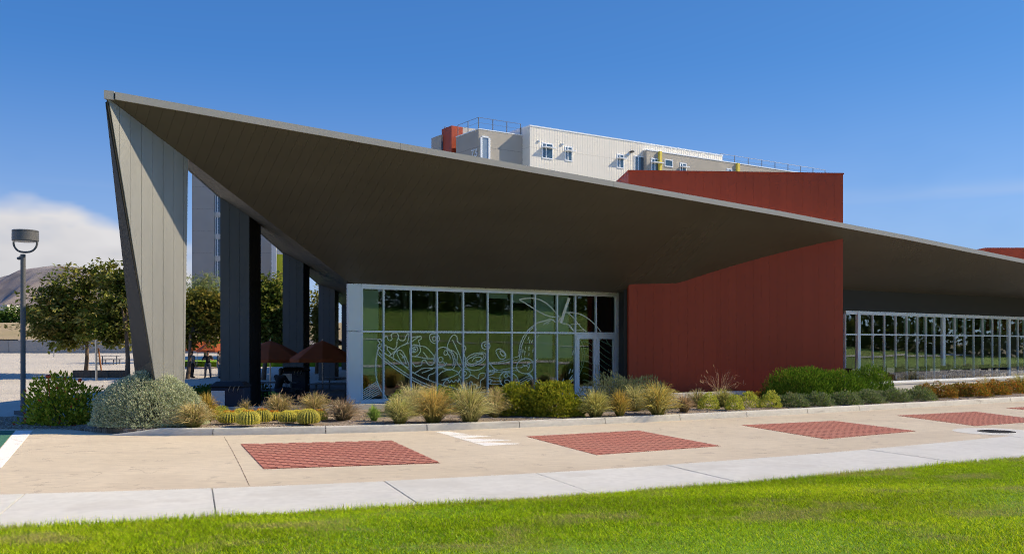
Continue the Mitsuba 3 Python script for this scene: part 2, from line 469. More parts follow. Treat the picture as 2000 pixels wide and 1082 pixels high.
# planting bed: gravel between the kerb and the low walls
xs = np.linspace(-80, 2140, 150)
Vb, nr = [], 12
back_px = [(-80, 815), (20, 813), (250, 806), (441, 803), (760, 797), (1300, 777), (1600, 770), (1756, 767), (2140, 745)]
bp = np.array(back_px, float)
for x in xs:
    f0 = G(x, np.polyval(cK, x / 1000), Z_ROAD) + [-0.04, 0.17, 0.15] if x > 240 else G(x, 838.0, Z_ROAD) + [0, 0.02, 0.012]
    if 140 < x <= 240: f0 = f0 * (240 - x) / 100 + (G(240, np.polyval(cK, 0.24), Z_ROAD) + [-0.04, 0.17, 0.15]) * (x - 140) / 100
    b0 = G(x, np.interp(x, bp[:, 0], bp[:, 1]), -0.02)
    for j in range(nr):
        t = j / (nr - 1)
        p = f0 * (1 - t) + b0 * t
        if 0 < j < nr - 1: p[2] += 0.10 * (meshkit.fbm(np.array([p[0] * 0.8, p[1] * 0.8, 0.0]), 3, 4) - 0.4) + 0.02
        Vb.append(p)
Fb = [[i * nr + j, (i + 1) * nr + j, (i + 1) * nr + j + 1, i * nr + j + 1] for i in range(len(xs) - 1) for j in range(nr - 1)]
bedm = trimesh.Trimesh(np.array(Vb), np.vstack([np.array(Fb)[:, [0, 1, 2]], np.array(Fb)[:, [0, 2, 3]]]), process=False)
if bedm.face_normals[:, 2].mean() < 0: bedm.invert()
sk_ = np.array([v for i in range(len(xs)) for v in (Vb[i * nr], Vb[i * nr] - [0, 0, .3])])
skm = trimesh.Trimesh(sk_, [f for i in range(len(xs) - 1) for f in ([2 * i, 2 * i + 1, 2 * i + 3], [2 * i, 2 * i + 3, 2 * i + 2])], process=False)
bedm = cat([bedm, skm])
struct('planting_bed', bedm, 'm_gravel', smooth=True, label='gravel planting bed behind the kerb')
Vb = np.array(Vb).reshape(len(xs), nr, 3)
bed_pts, bed_z = Vb.reshape(-1, 3)[:, :2], Vb.reshape(-1, 3)[:, 2]
from scipy.spatial import cKDTree
_bt = cKDTree(bed_pts)


def bed_at(px, py):                           # a spot on the bed that shows at a pixel
    p = G(px, py, -0.02)
    d, i = _bt.query(p[:2], k=3)
    z = float((bed_z[i] / (d + 1e-3)).sum() / (1 / (d + 1e-3)).sum())
    return G(px, py, z)


# loose stones on the bed: too many to count
st = []
ico = trimesh.creation.icosphere(subdivisions=0)
for _ in range(2600):
    i, t = rng.integers(len(xs) - 1), rng.random() ** 1.6 * 0.8
    j = t * (nr - 1); j0 = int(j)
    p = Vb[i, j0] * (1 - (j - j0)) + Vb[i, j0 + 1] * (j - j0) + (Vb[i + 1, j0] - Vb[i, j0]) * rng.random()
    s = ico.copy(); s.vertices *= rng.uniform(0.6, 1.3, 3) * rng.uniform(0.012, 0.032); s.apply_translation(p + [0, 0, 0.004]); st.append(s)
gm = cat(st)
gc = np.repeat(rng.uniform(0.14, 0.5, (len(st), 1)) * np.array([[1, 0.9, 0.78]]) * rng.uniform(0.9, 1.1, (len(st), 3)), 12, axis=0)
put('gravel', gm, 'm_vc', color=gc); labels['gravel'] = {'kind': 'stuff', 'label': 'loose grey and tan stones scattered on the planting bed', 'category': 'gravel'}

# brick paving fields in the road: herringbone bricks, the nearest field brick by brick
HB = 0.128


def herringbone(nu, nv):                      # rectangles (u0, v0, u1, v1) in brick units, clipped to the field
    out = []
    for j in range(-2, nv + 2):
        for i in range(-4, nu + 4):
            k = (i - j) % 4
            if k == 0: r = (i, j, i + 2, j + 1)
            elif k == 2: r = (i, j, i + 1, j + 2)
            else: continue
            c = (max(r[0], 0), max(r[1], 0), min(r[2], nu), min(r[3], nv))
            if c[2] - c[0] > 0.2 and c[3] - c[1] > 0.2: out.append(c)
    return out


fields = [[(470, 868), (765, 861), (860, 904.5), (515, 916)], [(1028, 852.5), (1247, 841), (1408, 871), (1165, 888.5)], [(1448, 830.5), (1630, 822), (1790, 842), (1612, 857.5)],
          [(1752, 811.5), (1905, 804), (2050, 822), (1905, 832)], [(1965, 797), (2075, 791), (2230, 805), (2120, 812)]]
for fi, c in enumerate(fields):
    P = [G(x, y, Z_ROAD)[:2] for x, y in c]                             # far left, far right, near right, near left
    lu = 0.5 * (np.linalg.norm(P[1] - P[0]) + np.linalg.norm(P[2] - P[3])); lv = 0.5 * (np.linalg.norm(P[3] - P[0]) + np.linalg.norm(P[2] - P[1]))
    nu, nv = max(4, round(lu / HB)), max(4, round(lv / HB))
    key = 'brick_paving' + (f'_{fi:03d}' if fi else '')
    B = lambda u, v: (P[0] * (1 - u / nu) + P[1] * (u / nu)) * (1 - v / nv) + (P[3] * (1 - u / nu) + P[2] * (u / nu)) * (v / nv)
    bed = prism(Polygon(P), Z_ROAD - 0.01, Z_ROAD + 0.004)
    struct(key, bed, 'm_joint', label=['red brick paving field nearest the pavement at left', 'red brick paving field second along the road', 'red brick paving field third along the road',
                                       'red brick paving field above the manhole cover', 'red brick paving field at the far right edge'][fi])
    hb = herringbone(nu, nv)
    g = 0.045 if fi == 0 else 0.018
    ms = []
    for (u0, v0, u1, v1) in hb:
        h = (0.016 if fi == 0 else 0.007) + 0.0008 * rng.random()
        cs = [B(u0 + g, v0 + g * .15), B(u1 - g, v0 + g * .15), B(u1 - g, v1 - g * .15), B(u0 + g, v1 - g * .15)]
        lo = [np.r_[q, Z_ROAD + 0.0045] for q in cs]
        ms.append(((v0 + v1) / 2, quad_slab(*lo, [0, 0, h - 0.0045])))
    ms.sort(key=lambda t: -t[0])
    near = ms[:300] if fi == 0 else []
    for _, m in near: part(key, 'brick', m, 'm_brick')
    rest = [m for _, m in ms[len(near):]]
    if rest: part(key, 'brick_field', cat(rest), 'm_brick', kind='stuff')

# road markings and the manhole
def mark(pts, m, name, dz=0.004):
    pg = Polygon([G(x, y, Z_ROAD)[:2] for x, y in pts]).buffer(0)
    return part('road', name, prism(pg, Z_ROAD - 0.002, Z_ROAD + dz), m)


mark([(-260, 841), (29, 841), (-29, 910), (-330, 910)], 'm_green_paint', 'green_lane')
mark([(31, 841), (64, 841), (2, 914), (-30, 914)], 'm_paint', 'white_line', 0.006)
for i, tip in enumerate(((914, 848), (960, 851.5), (1000, 859.5), (1018, 866.5))):
    b0, b1 = (850 + 24.5 * i, 843 + 7 * i), (850 + 24.5 * i + 24, 843 + 7 * i + 6.5)
    mark([b0, (b0[0] + 26, b0[1] - .2), tip, b1], 'm_paint', 'white_tooth')
jl = [G(437, 853, Z_ROAD), G(452, 880, Z_ROAD), G(468, 912, Z_ROAD), G(488, 948, Z_ROAD)]
jl = np.array([p[:2] + rng.uniform(-.02, .02, 2) for p in jl])
part('road', 'expansion_joint', prism(shapely.LineString(jl).buffer(.006, cap_style='flat'), Z_ROAD - .01, Z_ROAD + .003), 'm_bark')
mc = G(1946, 843, Z_ROAD)
ring = lambda r, n=40: Polygon([(mc[0] + r * math.cos(t), mc[1] + r * math.sin(t)) for t in np.linspace(0, 2 * np.pi, n, endpoint=False)])
k = thing('manhole_cover', 'round rusty iron manhole cover set in a pale ring in the road', 'manhole cover')
part(k, 'concrete_collar', prism(ring(1.05).difference(ring(0.46)), Z_ROAD - 0.01, Z_ROAD + 0.005), 'm_walk')
part(k, 'iron_rim', prism(ring(0.46).difference(ring(0.40)), Z_ROAD - 0.01, Z_ROAD + 0.012), 'm_iron')
lid = [prism(ring(0.395), Z_ROAD - 0.01, Z_ROAD + 0.005)]
for a in np.arange(-0.36, 0.37, 0.09):
    for b in np.arange(-0.36, 0.37, 0.09):
        if math.hypot(a, b) < 0.35: lid.append(bx(mc[0] + a - .028, mc[0] + a + .028, mc[1] + b - .028, mc[1] + b + .028, Z_ROAD + .004, Z_ROAD + .014))
part(k, 'lid', cat(lid), 'm_iron')

# ------------------------------------------------------------------ lawn rising behind the camera
N0 = np.array([0.30, -0.954])


def lawn_z(s):
    q = np.minimum(s, 100)
    return -0.165 + 0.04 * q + 0.00045 * q * q + 0.03 * np.clip(s - 100, 0, 100)


LEx = np.vstack([LE[0], resample(LE, 1.5, 1.5)])
LEx = np.vstack([LEx[0] - (LEx[1] - LEx[0]) / 1.5 * 40, LEx, LEx[-1] + (LEx[-1] - LEx[-2]) / 1.5 * 60])
srow = np.r_[0, 0.5, 1, 1.5, 2, 3, 4, 5, 6, 8, 10, 13, 17, 22, 30, 40, 55, 75, 100, 130]
lv = np.array([[*(p + s * N0), lawn_z(s) + (0.05 * (meshkit.fbm(np.array([p[0] * .5, s * .5, 1.0]), 2) - .5) if s > 0 else 0)] for p in LEx for s in srow])
nr2 = len(srow)
lf = np.array([[i * nr2 + j, i * nr2 + j + 1, (i + 1) * nr2 + j + 1, (i + 1) * nr2 + j] for i in range(len(LEx) - 1) for j in range(nr2 - 1)])
lm = trimesh.Trimesh(lv, np.vstack([lf[:, [0, 1, 2]], lf[:, [0, 2, 3]]]), process=False)
if lm.face_normals[:, 2].mean() < 0: lm.invert()
struct('lawn', lm, 'm_lawn', smooth=True, label='mown lawn rising towards the viewer')


ps_ = np.arange(len(LEx)); sp = 40 + 7 * np.sin(ps_ * .13) + 3 * np.sin(ps_ * .31)
pa = np.array([[*(LEx[i] + (sp[i] + o) * N0), lawn_z(sp[i] + o) + .09] for o in (-.9, .9) for i in ps_])
nP = len(LEx)
ii_ = np.array([i for i in range(nP) if LEx[i, 0] > 6])
pb = np.array([[*(LEx[i] + (14.5 + o) * N0), lawn_z(14.5 + o) + .06] for o in (-1.1, 1.1) for i in ii_])
nQ = len(ii_)
struct('side_path', (pb, np.array([[i, i + 1, nQ + i + 1, nQ + i] for i in range(nQ - 1)])), 'm_walk', label='pale path along the lawn to the right of the viewer, mirrored in the window front')
struct('lawn_path', (pa, np.array([[i, i + 1, nP + i + 1, nP + i] for i in range(nP - 1)])), 'm_walk', label='pale winding path across the lawn behind the viewer, mirrored in the windows')


def blades(P, h, lean, w, col, tip):          # one triangle per blade
    n = len(P); a = rng.uniform(0, 2 * np.pi, n); b = rng.uniform(0, 2 * np.pi, n)
    side = np.c_[np.cos(a), np.sin(a), np.zeros(n)] * w[:, None] / 2
    top = P + np.c_[np.cos(b) * lean, np.sin(b) * lean, h]
    V = np.stack([P - side, P + side, top], 1).reshape(-1, 3)
    C = np.stack([col, col, tip], 1).reshape(-1, 3)
    return trimesh.Trimesh(V, np.arange(3 * n).reshape(-1, 3), process=False), C


NB = 330000
ed = resample(LE[1:-1], 0.05)
Ps, n_try = [], 0
py = rng.uniform(0, 1, NB * 2); ii = rng.integers(0, len(ed), NB * 2)
s_ = py ** 1.15 * 9.5
pp = ed[ii] + s_[:, None] * N0
vis = (pp[:, 1] > 7.8) & (np.abs(pp[:, 0] / np.maximum(pp[:, 1], 1)) < 0.57)
pp, s_ = pp[vis][:NB], s_[vis][:NB]
zz = lawn_z(s_) - 0.01
pp = pp + rng.uniform(-.03, .03, pp.shape)
P3 = np.c_[pp, zz]
va = meshkit.fbm(np.c_[pp * 0.55, np.zeros(len(pp))], 4, 2); vb = meshkit.fbm(np.c_[pp * [0.9, 1.2], np.zeros(len(pp))], 4, 8); vr = rng.random(len(pp))
dry = np.clip((vb - 0.54) * 5, 0, 1)
col = np.array([0.38, 0.58, 0.014]) * (1 - va[:, None]) + np.array([0.72, 0.88, 0.035]) * va[:, None]
va2 = meshkit.fbm(np.c_[pp * [0.35, 0.9], np.ones(len(pp))], 4, 31)
col = col * (0.35 + 1.1 * vr[:, None] ** 1.3) * (0.82 + 0.42 * np.clip((va2 - .3) * 2.2, 0, 1))[:, None]
col = col * (1 - 0.6 * dry[:, None]) + 0.6 * dry[:, None] * np.array([0.52, 0.46, 0.16])
straw = rng.random(len(pp)) < 0.05 + 0.18 * dry
col[straw] = np.array([0.55, 0.47, 0.22]) * rng.uniform(0.7, 1.2, (straw.sum(), 1))
edge_boost = 1 + 1.5 * np.exp(-s_ / 0.12) * (0.2 + 1.4 * meshkit.noise(np.c_[pp * 1.3, np.zeros(len(pp))], 3))
hh = rng.uniform(0.025, 0.055, len(pp)) * edge_boost
gmesh, gcol = blades(P3, hh, rng.uniform(0.02, 0.06, len(pp)), rng.uniform(0.009, 0.015, len(pp)), col * 0.75, np.clip(col * 1.25, 0, 1))
put('grass', gmesh, 'm_leaf', color=gcol); labels['grass'] = {'kind': 'stuff', 'label': 'short bright green grass of the lawn with dry patches', 'category': 'grass'}

# ------------------------------------------------------------------ the dining building
TIP = np.array([-9.9, 23.2, 8.29])
U = np.array([23.2, 14.95]); LU = np.linalg.norm(U); U = U / LU; NIN = np.array([-U[1], U[0]])
TH = 0.15                                                              # fascia depth
e_s = np.array([0, 0.281, 1.0, 1.547, 2.3]) * LU
e_z = np.array([8.29, 7.92, 6.99, 6.03, 4.75])


def eave(s): return np.r_[TIP[:2] + U * s, np.interp(s, e_s, e_z)]


Gc = np.array([-5.75, 33.76, 4.27]); Kc = np.array([4.54, 40.0, 4.27]); R0 = np.array([15.96, 45.4, 4.72]); R1 = R0 + [0.8 * 42, 0.6 * 42, 0.25]
LW = lambda u, w, z: np.r_[TIP[:2] + U * u + NIN * w, z]               # distance along the eave, distance inwards, height
Kf, Kg = LW(20.5, 5.5, 4.27), LW(22.4, 4.2, 4.44)                       # the soffit comes down in front of the doors and before the red wall
inner = np.array([TIP - [0, 0, TH], Gc, Kf, Kg, R0, R1])
loc = lambda p: np.array([(p[:2] - TIP[:2]) @ U, (p[:2] - TIP[:2]) @ NIN])
iu = np.array([loc(p) for p in inner])


def foot(s):                                  # where the soffit strip that starts at eave distance s ends
    w = np.interp(s, iu[:, 0], iu[:, 1]); z = np.interp(s, iu[:, 0], inner[:, 2])
    return np.r_[TIP[:2] + U * s + NIN * w, z]


def left_eave(y): return np.array([TIP[0] - 0.065 * (y - TIP[1]), y, TIP[2] - 0.0595 * (y - TIP[1])])
def left_foot(y):
    if y < Gc[1]:
        t = (y - TIP[1]) / (Gc[1] - TIP[1]); return (TIP - [0, 0, TH]) * (1 - t) + Gc * t
    t = (y - Gc[1]) / 36; return np.r_[Gc[0] - 2.4 * t, y, Gc[2] - 0.15 * t]


D = thing('dining_building', 'long low dining hall with a sharp folded grey roof, red walls and window fronts', 'building')
S_END, Y_END = 64.0, 80.0
# roof: upper sheet, with the lining above the soffit
ring_pts = [TIP] + [eave(s) for s in e_s[1:4]] + [eave(S_END)] + [np.r_[(eave(S_END)[:2] + NIN * 26), 5.2], left_eave(Y_END)]
ring_pts = np.array(ring_pts)
cen = np.array([5.0, 46.0, 6.0])
top = trimesh.Trimesh(np.vstack([ring_pts, [cen]]), [[i, (i + 1) % len(ring_pts), len(ring_pts)] for i in range(len(ring_pts))], process=False)
lin = []
up = np.array([0, 0, 0.03])
ss = np.r_[0.02, np.arange(1.0, S_END, 1.0)]
for a, b in zip(ss[:-1], ss[1:]):
    lin.append(trimesh.Trimesh([eave(a) - [0, 0, TH] + up, eave(b) - [0, 0, TH] + up, foot(b) + up, foot(a) + up], [[0, 1, 2], [0, 2, 3]], process=False))
yy = np.r_[23.25, np.arange(24.3, Y_END, 1.0)]
for a, b in zip(yy[:-1], yy[1:]):
    lin.append(trimesh.Trimesh([left_eave(a) - [0, 0, TH] + up, left_eave(b) - [0, 0, TH] + up, left_foot(b) + up, left_foot(a) + up], [[0, 1, 2], [0, 2, 3]], process=False))
ROOF = part(D, 'roof', cat(lin), 'm_soffit', label='grey folded canopy roof running to a sharp corner')
part(ROOF, 'membrane', top, 'm_membrane')
pw, n0 = 0.3, 0
s = 0.12
while s < S_END - 0.4 and n0 < 206:
    a, b = s + 0.003, s + pw - 0.003
    part(ROOF, 'soffit_panel', quad_slab(eave(a) - [0, 0, TH], eave(b) - [0, 0, TH], foot(b), foot(a), [0, 0, 0.02]), 'm_soffit')
    s += pw; n0 += 1
y = 23.4
while y < Y_END - 0.5:
    a, b = y + 0.006, y + 0.52 - 0.006
    part(ROOF, 'side_soffit_panel', quad_slab(left_eave(a) - [0, 0, TH], left_eave(b) - [0, 0, TH], left_foot(b), left_foot(a), [0, 0, 0.02]), 'm_soffit')
    y += 0.52
# fascia strips with a drip edge
fs = np.r_[0.16, 7.9, 15.8, 23.7, 31.6, 39.5, 47.4, 55.3, S_END]
Fm = lambda p, q, out: quad_slab(np.r_[p[:2], p[2] - TH - 0.015], np.r_[q[:2], q[2] - TH - 0.015], np.r_[q[:2], q[2] + 0.02], np.r_[p[:2], p[2] + 0.02], out)
for a, b in zip(fs[:-1], fs[1:]):
    part(D, 'fascia', Fm(eave(a + 0.004), eave(b - 0.004), np.r_[-NIN * 0.05, 0]), 'm_fascia')
yf = np.r_[23.3, np.arange(31, Y_END, 8.0), Y_END]
for a, b in zip(yf[:-1], yf[1:]):
    part(D, 'side_fascia', Fm(left_eave(a + .004), left_eave(b - .004), np.array([-0.05, 0, 0])), 'm_fascia')
part(D, 'corner_cap', quad_slab(TIP + [-0.07, -0.06, -TH - .03], TIP + [0.13, 0.05, -TH - .03], TIP + [0.10, 0.22, -TH - .03], TIP + [-0.08, 0.2, -TH - .03], [0, 0, TH + .06]), 'm_fascia')

# pylon under the corner: vertical cladding strips on the lit face, dark raking side face
AD = (Gc - TIP)[:2]; AD = AD / np.linalg.norm(AD); AN = np.array([AD[1], -AD[0]])
pa_top, pa_r, pa_l = 2.87, 2.70, 1.97
LA = np.linalg.norm((Gc - TIP)[:2])
A3 = lambda a, z, o=0.0: np.r_[TIP[:2] + AD * a + AN * o, z]
zA = lambda a: (TIP[2] - TH) + (Gc[2] - TIP[2] + TH) * a / LA
P3b = np.array([-10.75, 27.45])
core = trimesh.convex.convex_hull(np.array([A3(0.05, zA(0.05) - 0.03, -0.05), A3(pa_top, zA(pa_top) + 0.02, -0.03), A3(pa_r, Z_PATIO - .1, -0.03), A3(pa_l, Z_PATIO - .1, -0.03), [*P3b, Z_PATIO - .1], A3(0.02, zA(0) - 0.1, -0.1),
                                            left_eave(26.4) - [-0.1, 0, TH + .05]]))
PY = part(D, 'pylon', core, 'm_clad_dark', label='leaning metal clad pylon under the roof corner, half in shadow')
face = Polygon([(0.03, zA(0.03) - 0.01), (pa_top, zA(pa_top) - 0.005), (pa_r, Z_PATIO - .08), (pa_l, Z_PATIO - .08)])
MF = np.eye(4); MF[:3, 0], MF[:3, 1], MF[:3, 2], MF[:3, 3] = [*AD, 0], [0, 0, 1], [*AN, 0], [*TIP[:2], 0]
wP = 0.385
for i in range(8):
    g = face.intersection(sbox(i * wP + 0.005 - 0.02, -5, (i + 1) * wP - 0.005 - 0.02, 12))
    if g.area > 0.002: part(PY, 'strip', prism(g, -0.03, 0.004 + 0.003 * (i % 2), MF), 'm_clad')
# raking side face strips (parallel to the raking edge)
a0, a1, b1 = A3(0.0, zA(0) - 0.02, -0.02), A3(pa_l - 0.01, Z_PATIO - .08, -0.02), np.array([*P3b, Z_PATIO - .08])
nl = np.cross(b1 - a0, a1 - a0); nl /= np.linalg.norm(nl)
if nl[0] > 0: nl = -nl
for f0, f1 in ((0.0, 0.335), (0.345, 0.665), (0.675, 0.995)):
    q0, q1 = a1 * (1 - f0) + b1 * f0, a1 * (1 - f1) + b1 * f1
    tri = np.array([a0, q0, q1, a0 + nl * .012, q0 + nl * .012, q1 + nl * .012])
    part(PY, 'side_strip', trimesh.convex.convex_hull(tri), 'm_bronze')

# columns along the open side
COLS = []
for px, wpx in ((430, 57), (552, 40.5), (622, 32), (667, 26)):
    r = (px - 1000) / F
    u_ = (TIP[0] - r * TIP[1]) / (r + 0.065)
    COLS.append((TIP[0] - 0.065 * u_, TIP[1] + u_, wpx * (TIP[1] + u_) / F))
for cx, cy, cw in COLS:
    zt = left_eave(cy)[2] - TH
    sl = (left_foot(cy + 1.0)[2] - left_eave(cy + 1.0)[2] + TH) / (left_foot(cy)[0] - left_eave(cy)[0])
    dp, x1 = 2.1, cx + cw
    V = []
    for (x, yy_) in ((cx + .02, cy + .02), (x1 - .02, cy + .02), (x1 - .02 - 0.065 * dp, cy + dp), (cx + .02 - 0.065 * dp, cy + dp)):
        V += [[x, yy_, Z_PATIO - .1], [x, yy_, left_eave(yy_)[2] - TH + sl * (x - left_eave(yy_)[0]) + 0.01]]
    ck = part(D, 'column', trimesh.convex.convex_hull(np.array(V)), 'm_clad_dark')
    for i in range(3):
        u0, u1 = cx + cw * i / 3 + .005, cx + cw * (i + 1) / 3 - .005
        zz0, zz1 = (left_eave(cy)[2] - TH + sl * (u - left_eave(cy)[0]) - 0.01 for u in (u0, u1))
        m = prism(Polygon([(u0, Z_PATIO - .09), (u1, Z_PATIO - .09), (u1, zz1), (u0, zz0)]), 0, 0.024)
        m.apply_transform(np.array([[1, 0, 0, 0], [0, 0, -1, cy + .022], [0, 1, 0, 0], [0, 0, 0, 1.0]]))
        part(ck, 'strip', m, 'm_clad_shaded')
    for i in range(4):
        v0, v1 = dp * i / 4 + .03, dp * (i + 1) / 4 - .0
        pts = []
        for v in (v0, v1):
            x = x1 - .02 - .065 * v
            pts += [[x, cy + v, Z_PATIO - .09], [x, cy + v, left_eave(cy + v)[2] - TH + sl * (x - left_eave(cy + v)[0]) - .01]]
        pts = np.array(pts)
        part(ck, 'side_strip', trimesh.convex.convex_hull(np.vstack([pts, pts + [0.02, 0, 0]])), 'm_clad_dark')

# window front with the line drawing
GM = frame([Gc[0], Gc[1], 0], (Kc - Gc)[:2])                             # x along the front, y inwards
gu = (Kc - Gc)[:2] / np.linalg.norm((Kc - Gc)[:2]); gn = np.array([gu[1], -gu[0]])
GLEN = np.linalg.norm((Kc - Gc)[:2])


def pane_quad(a, b, y, z0, z1, M, amp=.005):        # glazing never sits perfectly in one plane
    t = rng.uniform(-amp, amp, 3)
    q = trimesh.Trimesh([[a, y + t[0], z0], [b, y + t[1], z0], [b, y + t[1] + t[2], z1], [a, y + t[0] + t[2], z1]], [[0, 1, 2], [0, 2, 3]], process=False); q.apply_transform(M)
    return q


def front(px, py=None):                       # pixel -> (distance along the front, height)
    r = (px - 1000) / F
    a = (r * Gc[1] - Gc[0]) / (gu[0] - r * gu[1])
    if py is None: return a
    Y = Gc[1] + gu[1] * a
    return a, CAM_Z + (HZ - py) / F * Y


W = part(D, 'window_front', lbox(GM, -0.12, GLEN + 0.0, 0.0, 0.12, -0.02, 0.13), 'm_alu', label='aluminium window front with a white line drawing of fruit on its glass')
Zb, Zm, Zh, Zt = 0.13, 2.57, 4.10, 4.27
ml = [front(x) for x in (749, 802.5, 853.5, 904.5, 952.5, 999.5, 1045, 1088, 1123.5, 1164)]
x_l, x_r = front(706.5), front(1203)
part(W, 'corner_panel', lbox(GM, -0.10, x_l - 0.03, -0.02, 0.14, Zb, Zm - 0.01), 'm_alu')
part(W, 'corner_panel', lbox(GM, -0.10, x_l - 0.03, -0.02, 0.14, Zm + 0.01, Zt), 'm_alu')
hd = [x_l] + ml[2:9:3] + [GLEN]
for a, b in zip(hd[:-1], hd[1:]): part(W, 'header', lbox(GM, a - 0.03 + .004, b - 0.03 - .004, -0.045, 0.12, Zh, Zt), 'm_alu')
vert = [x_l] + ml + [x_r]
for i, x in enumerate(vert):
    wd = 0.05 if i not in (0, len(vert) - 1) else 0.07
    part(W, 'mullion', lbox(GM, x - wd / 2, x + wd / 2, -0.04, 0.09, Zb, Zh), 'm_alu')
part(W, 'end_post', lbox(GM, x_r + 0.04, GLEN, -0.02, 0.12, Zb, Zh), 'm_alu')
pane_no = 0
for i, (a, b) in enumerate(zip(vert[:-1], vert[1:])):
    part(W, 'transom', lbox(GM, a + .025, b - .025, -0.035, 0.08, Zm - .035, Zm + .035), 'm_alu')
    for (z0, z1) in ((Zb, Zm - .035), (Zm + .035, Zh)):
        if i >= 9 and z0 == Zb: continue
        q = pane_quad(a + .02, b - .02, .025, z0, z1, GM)
        part(W, 'pane', q, 'm_glass')
blinds = [(0, 0.1, 0.85, Zm + .05, Zh - .02), (0, 0.1, 0.8, 1.0, Zm - .05), (5, .04, .9, 3.9, Zh), (6, .04, .92, 3.75, Zh), (7, .04, .95, Zm + .05, Zh), (7, .04, .88, 1.55, Zm - .05), (8, .04, .75, Zm + .05, Zh), (8, .04, .95, 1.55, Zm - .05)]
for i, f0, f1, z0, z1 in blinds:
    a, b = vert[i], vert[i + 1]
    part(W, 'blind', lbox(GM, a + (b - a) * f0, a + (b - a) * f1, 0.16, 0.165, z0, z1), 'm_blind', label='pale roller blind drawn behind the glass')
for i in range(1, 9):                         # curtain wall edges just inside
    part(W, 'inner_post', lbox(GM, vert[i + 1] - .22, vert[i + 1] - .06, 0.2, 0.32, Zb, Zh), 'm_inside')
# double door
for j, (a, b) in enumerate(((vert[9] + .03, vert[10] - .004), (vert[10] + .004, vert[11] - .03))):
    dk = part(D, 'door', cat([lbox(GM, a, a + .15, -.05, .03, Zb, Zm - .04), lbox(GM, b - .15, b, -.05, .03, Zb, Zm - .04), lbox(GM, a + .15, b - .15, -.05, .03, Zm - .24, Zm - .04), lbox(GM, a + .15, b - .15, -.05, .03, Zb, Zb + .25)]), 'm_alu')
    q = trimesh.Trimesh([[a + .1, 0, Zb + .2], [b - .1, 0, Zb + .2], [b - .1, 0, Zm - .15], [a + .1, 0, Zm - .15]], [[0, 1, 2], [0, 2, 3]], process=False); q.apply_transform(GM)
    part(dk, 'pane', q, 'm_glass')
    hx = b - .06 if j == 0 else a + .06
    h = tube([[hx, -.03, 0.75], [hx, -.09, 0.78], [hx, -.09, 1.25], [hx, -.03, 1.28]], 0.016, 8); h.apply_transform(GM)
    part(dk, 'handle', h, 'm_steel')

# line drawing on the glass
def ribbon_strip(P, w):
    P = np.array(P, float)
    t = np.gradient(P, axis=0); t /= np.linalg.norm(t, axis=1, keepdims=True) + 1e-9
    nrm = np.c_[-t[:, 1], t[:, 0]] * w / 2
    L, R = P + nrm, P - nrm
    n = len(P)
    V = np.vstack([np.c_[L[:, 0], np.full(n, 0.012), L[:, 1]], np.c_[R[:, 0], np.full(n, 0.012), R[:, 1]]])
    Fc = []
    for i in range(n - 1): Fc += [[i, n + i, n + i + 1], [i, n + i + 1, i + 1]]
    return trimesh.Trimesh(V, Fc, process=False)


def spline(pts, n=10, closed=False):
    from scipy.interpolate import splprep, splev
    p = np.array(pts, float)
    if len(p) == 2: return p
    if closed: p = np.vstack([p, p[:1]])
    tck, _ = splprep(p.T, s=0, k=min(3, len(p) - 1), per=closed)
    return np.array(splev(np.linspace(0, 1, n * len(p)), tck)).T


LEFT = lambda p: [(680 + x * .24021, 540 + y * .24021) for x, y in p]
RIGHT = lambda p: [(930 + x * .24031, 540 + y * .24031) for x, y in p]
strokes = []                                   # (points in the photograph, width in m, closed)
def sk(side, pts, w=0.028, closed=False): strokes.append((side(pts), w * 1.3, closed))
# bowl
sk(LEFT, [(250, 575), (232, 650), (224, 740), (232, 830), (262, 915), (300, 970), (322, 1000)], .035)
sk(LEFT, [(255, 585), (330, 645), (430, 705), (520, 775), (640, 835), (760, 880), (860, 905)])
sk(LEFT, [(250, 615), (330, 690), (430, 760), (540, 830), (660, 885), (800, 935)])
sk(LEFT, [(245, 632), (330, 712), (430, 782), (540, 850), (660, 905), (790, 948)])
sk(LEFT, [(860, 908), (960, 935), (1050, 945), (1110, 938)])
# lettuce at left
sk(LEFT, [(262, 580), (245, 560), (258, 540), (243, 520), (262, 510), (275, 525), (292, 497), (318, 490), (325, 512), (345, 520), (358, 505), (350, 480), (375, 460), (398, 462), (410, 490), (400, 520), (395, 560), (375, 592), (345, 580), (320, 575)])
sk(LEFT, [(262, 580), (270, 560), (268, 545)]); sk(LEFT, [(285, 575), (300, 560), (320, 572), (318, 585), (345, 630), (335, 645)])
sk(LEFT, [(410, 490), (430, 520), (455, 520), (478, 475), (490, 465), (492, 500), (478, 540), (450, 560)])
sk(LEFT, [(345, 640), (400, 590), (440, 562), (500, 540), (560, 500), (592, 488), (596, 505), (575, 520), (580, 545), (540, 556)])
sk(LEFT, [(510, 500), (545, 492), (592, 488)])
sk(LEFT, [(372, 680), (370, 640), (400, 600)])
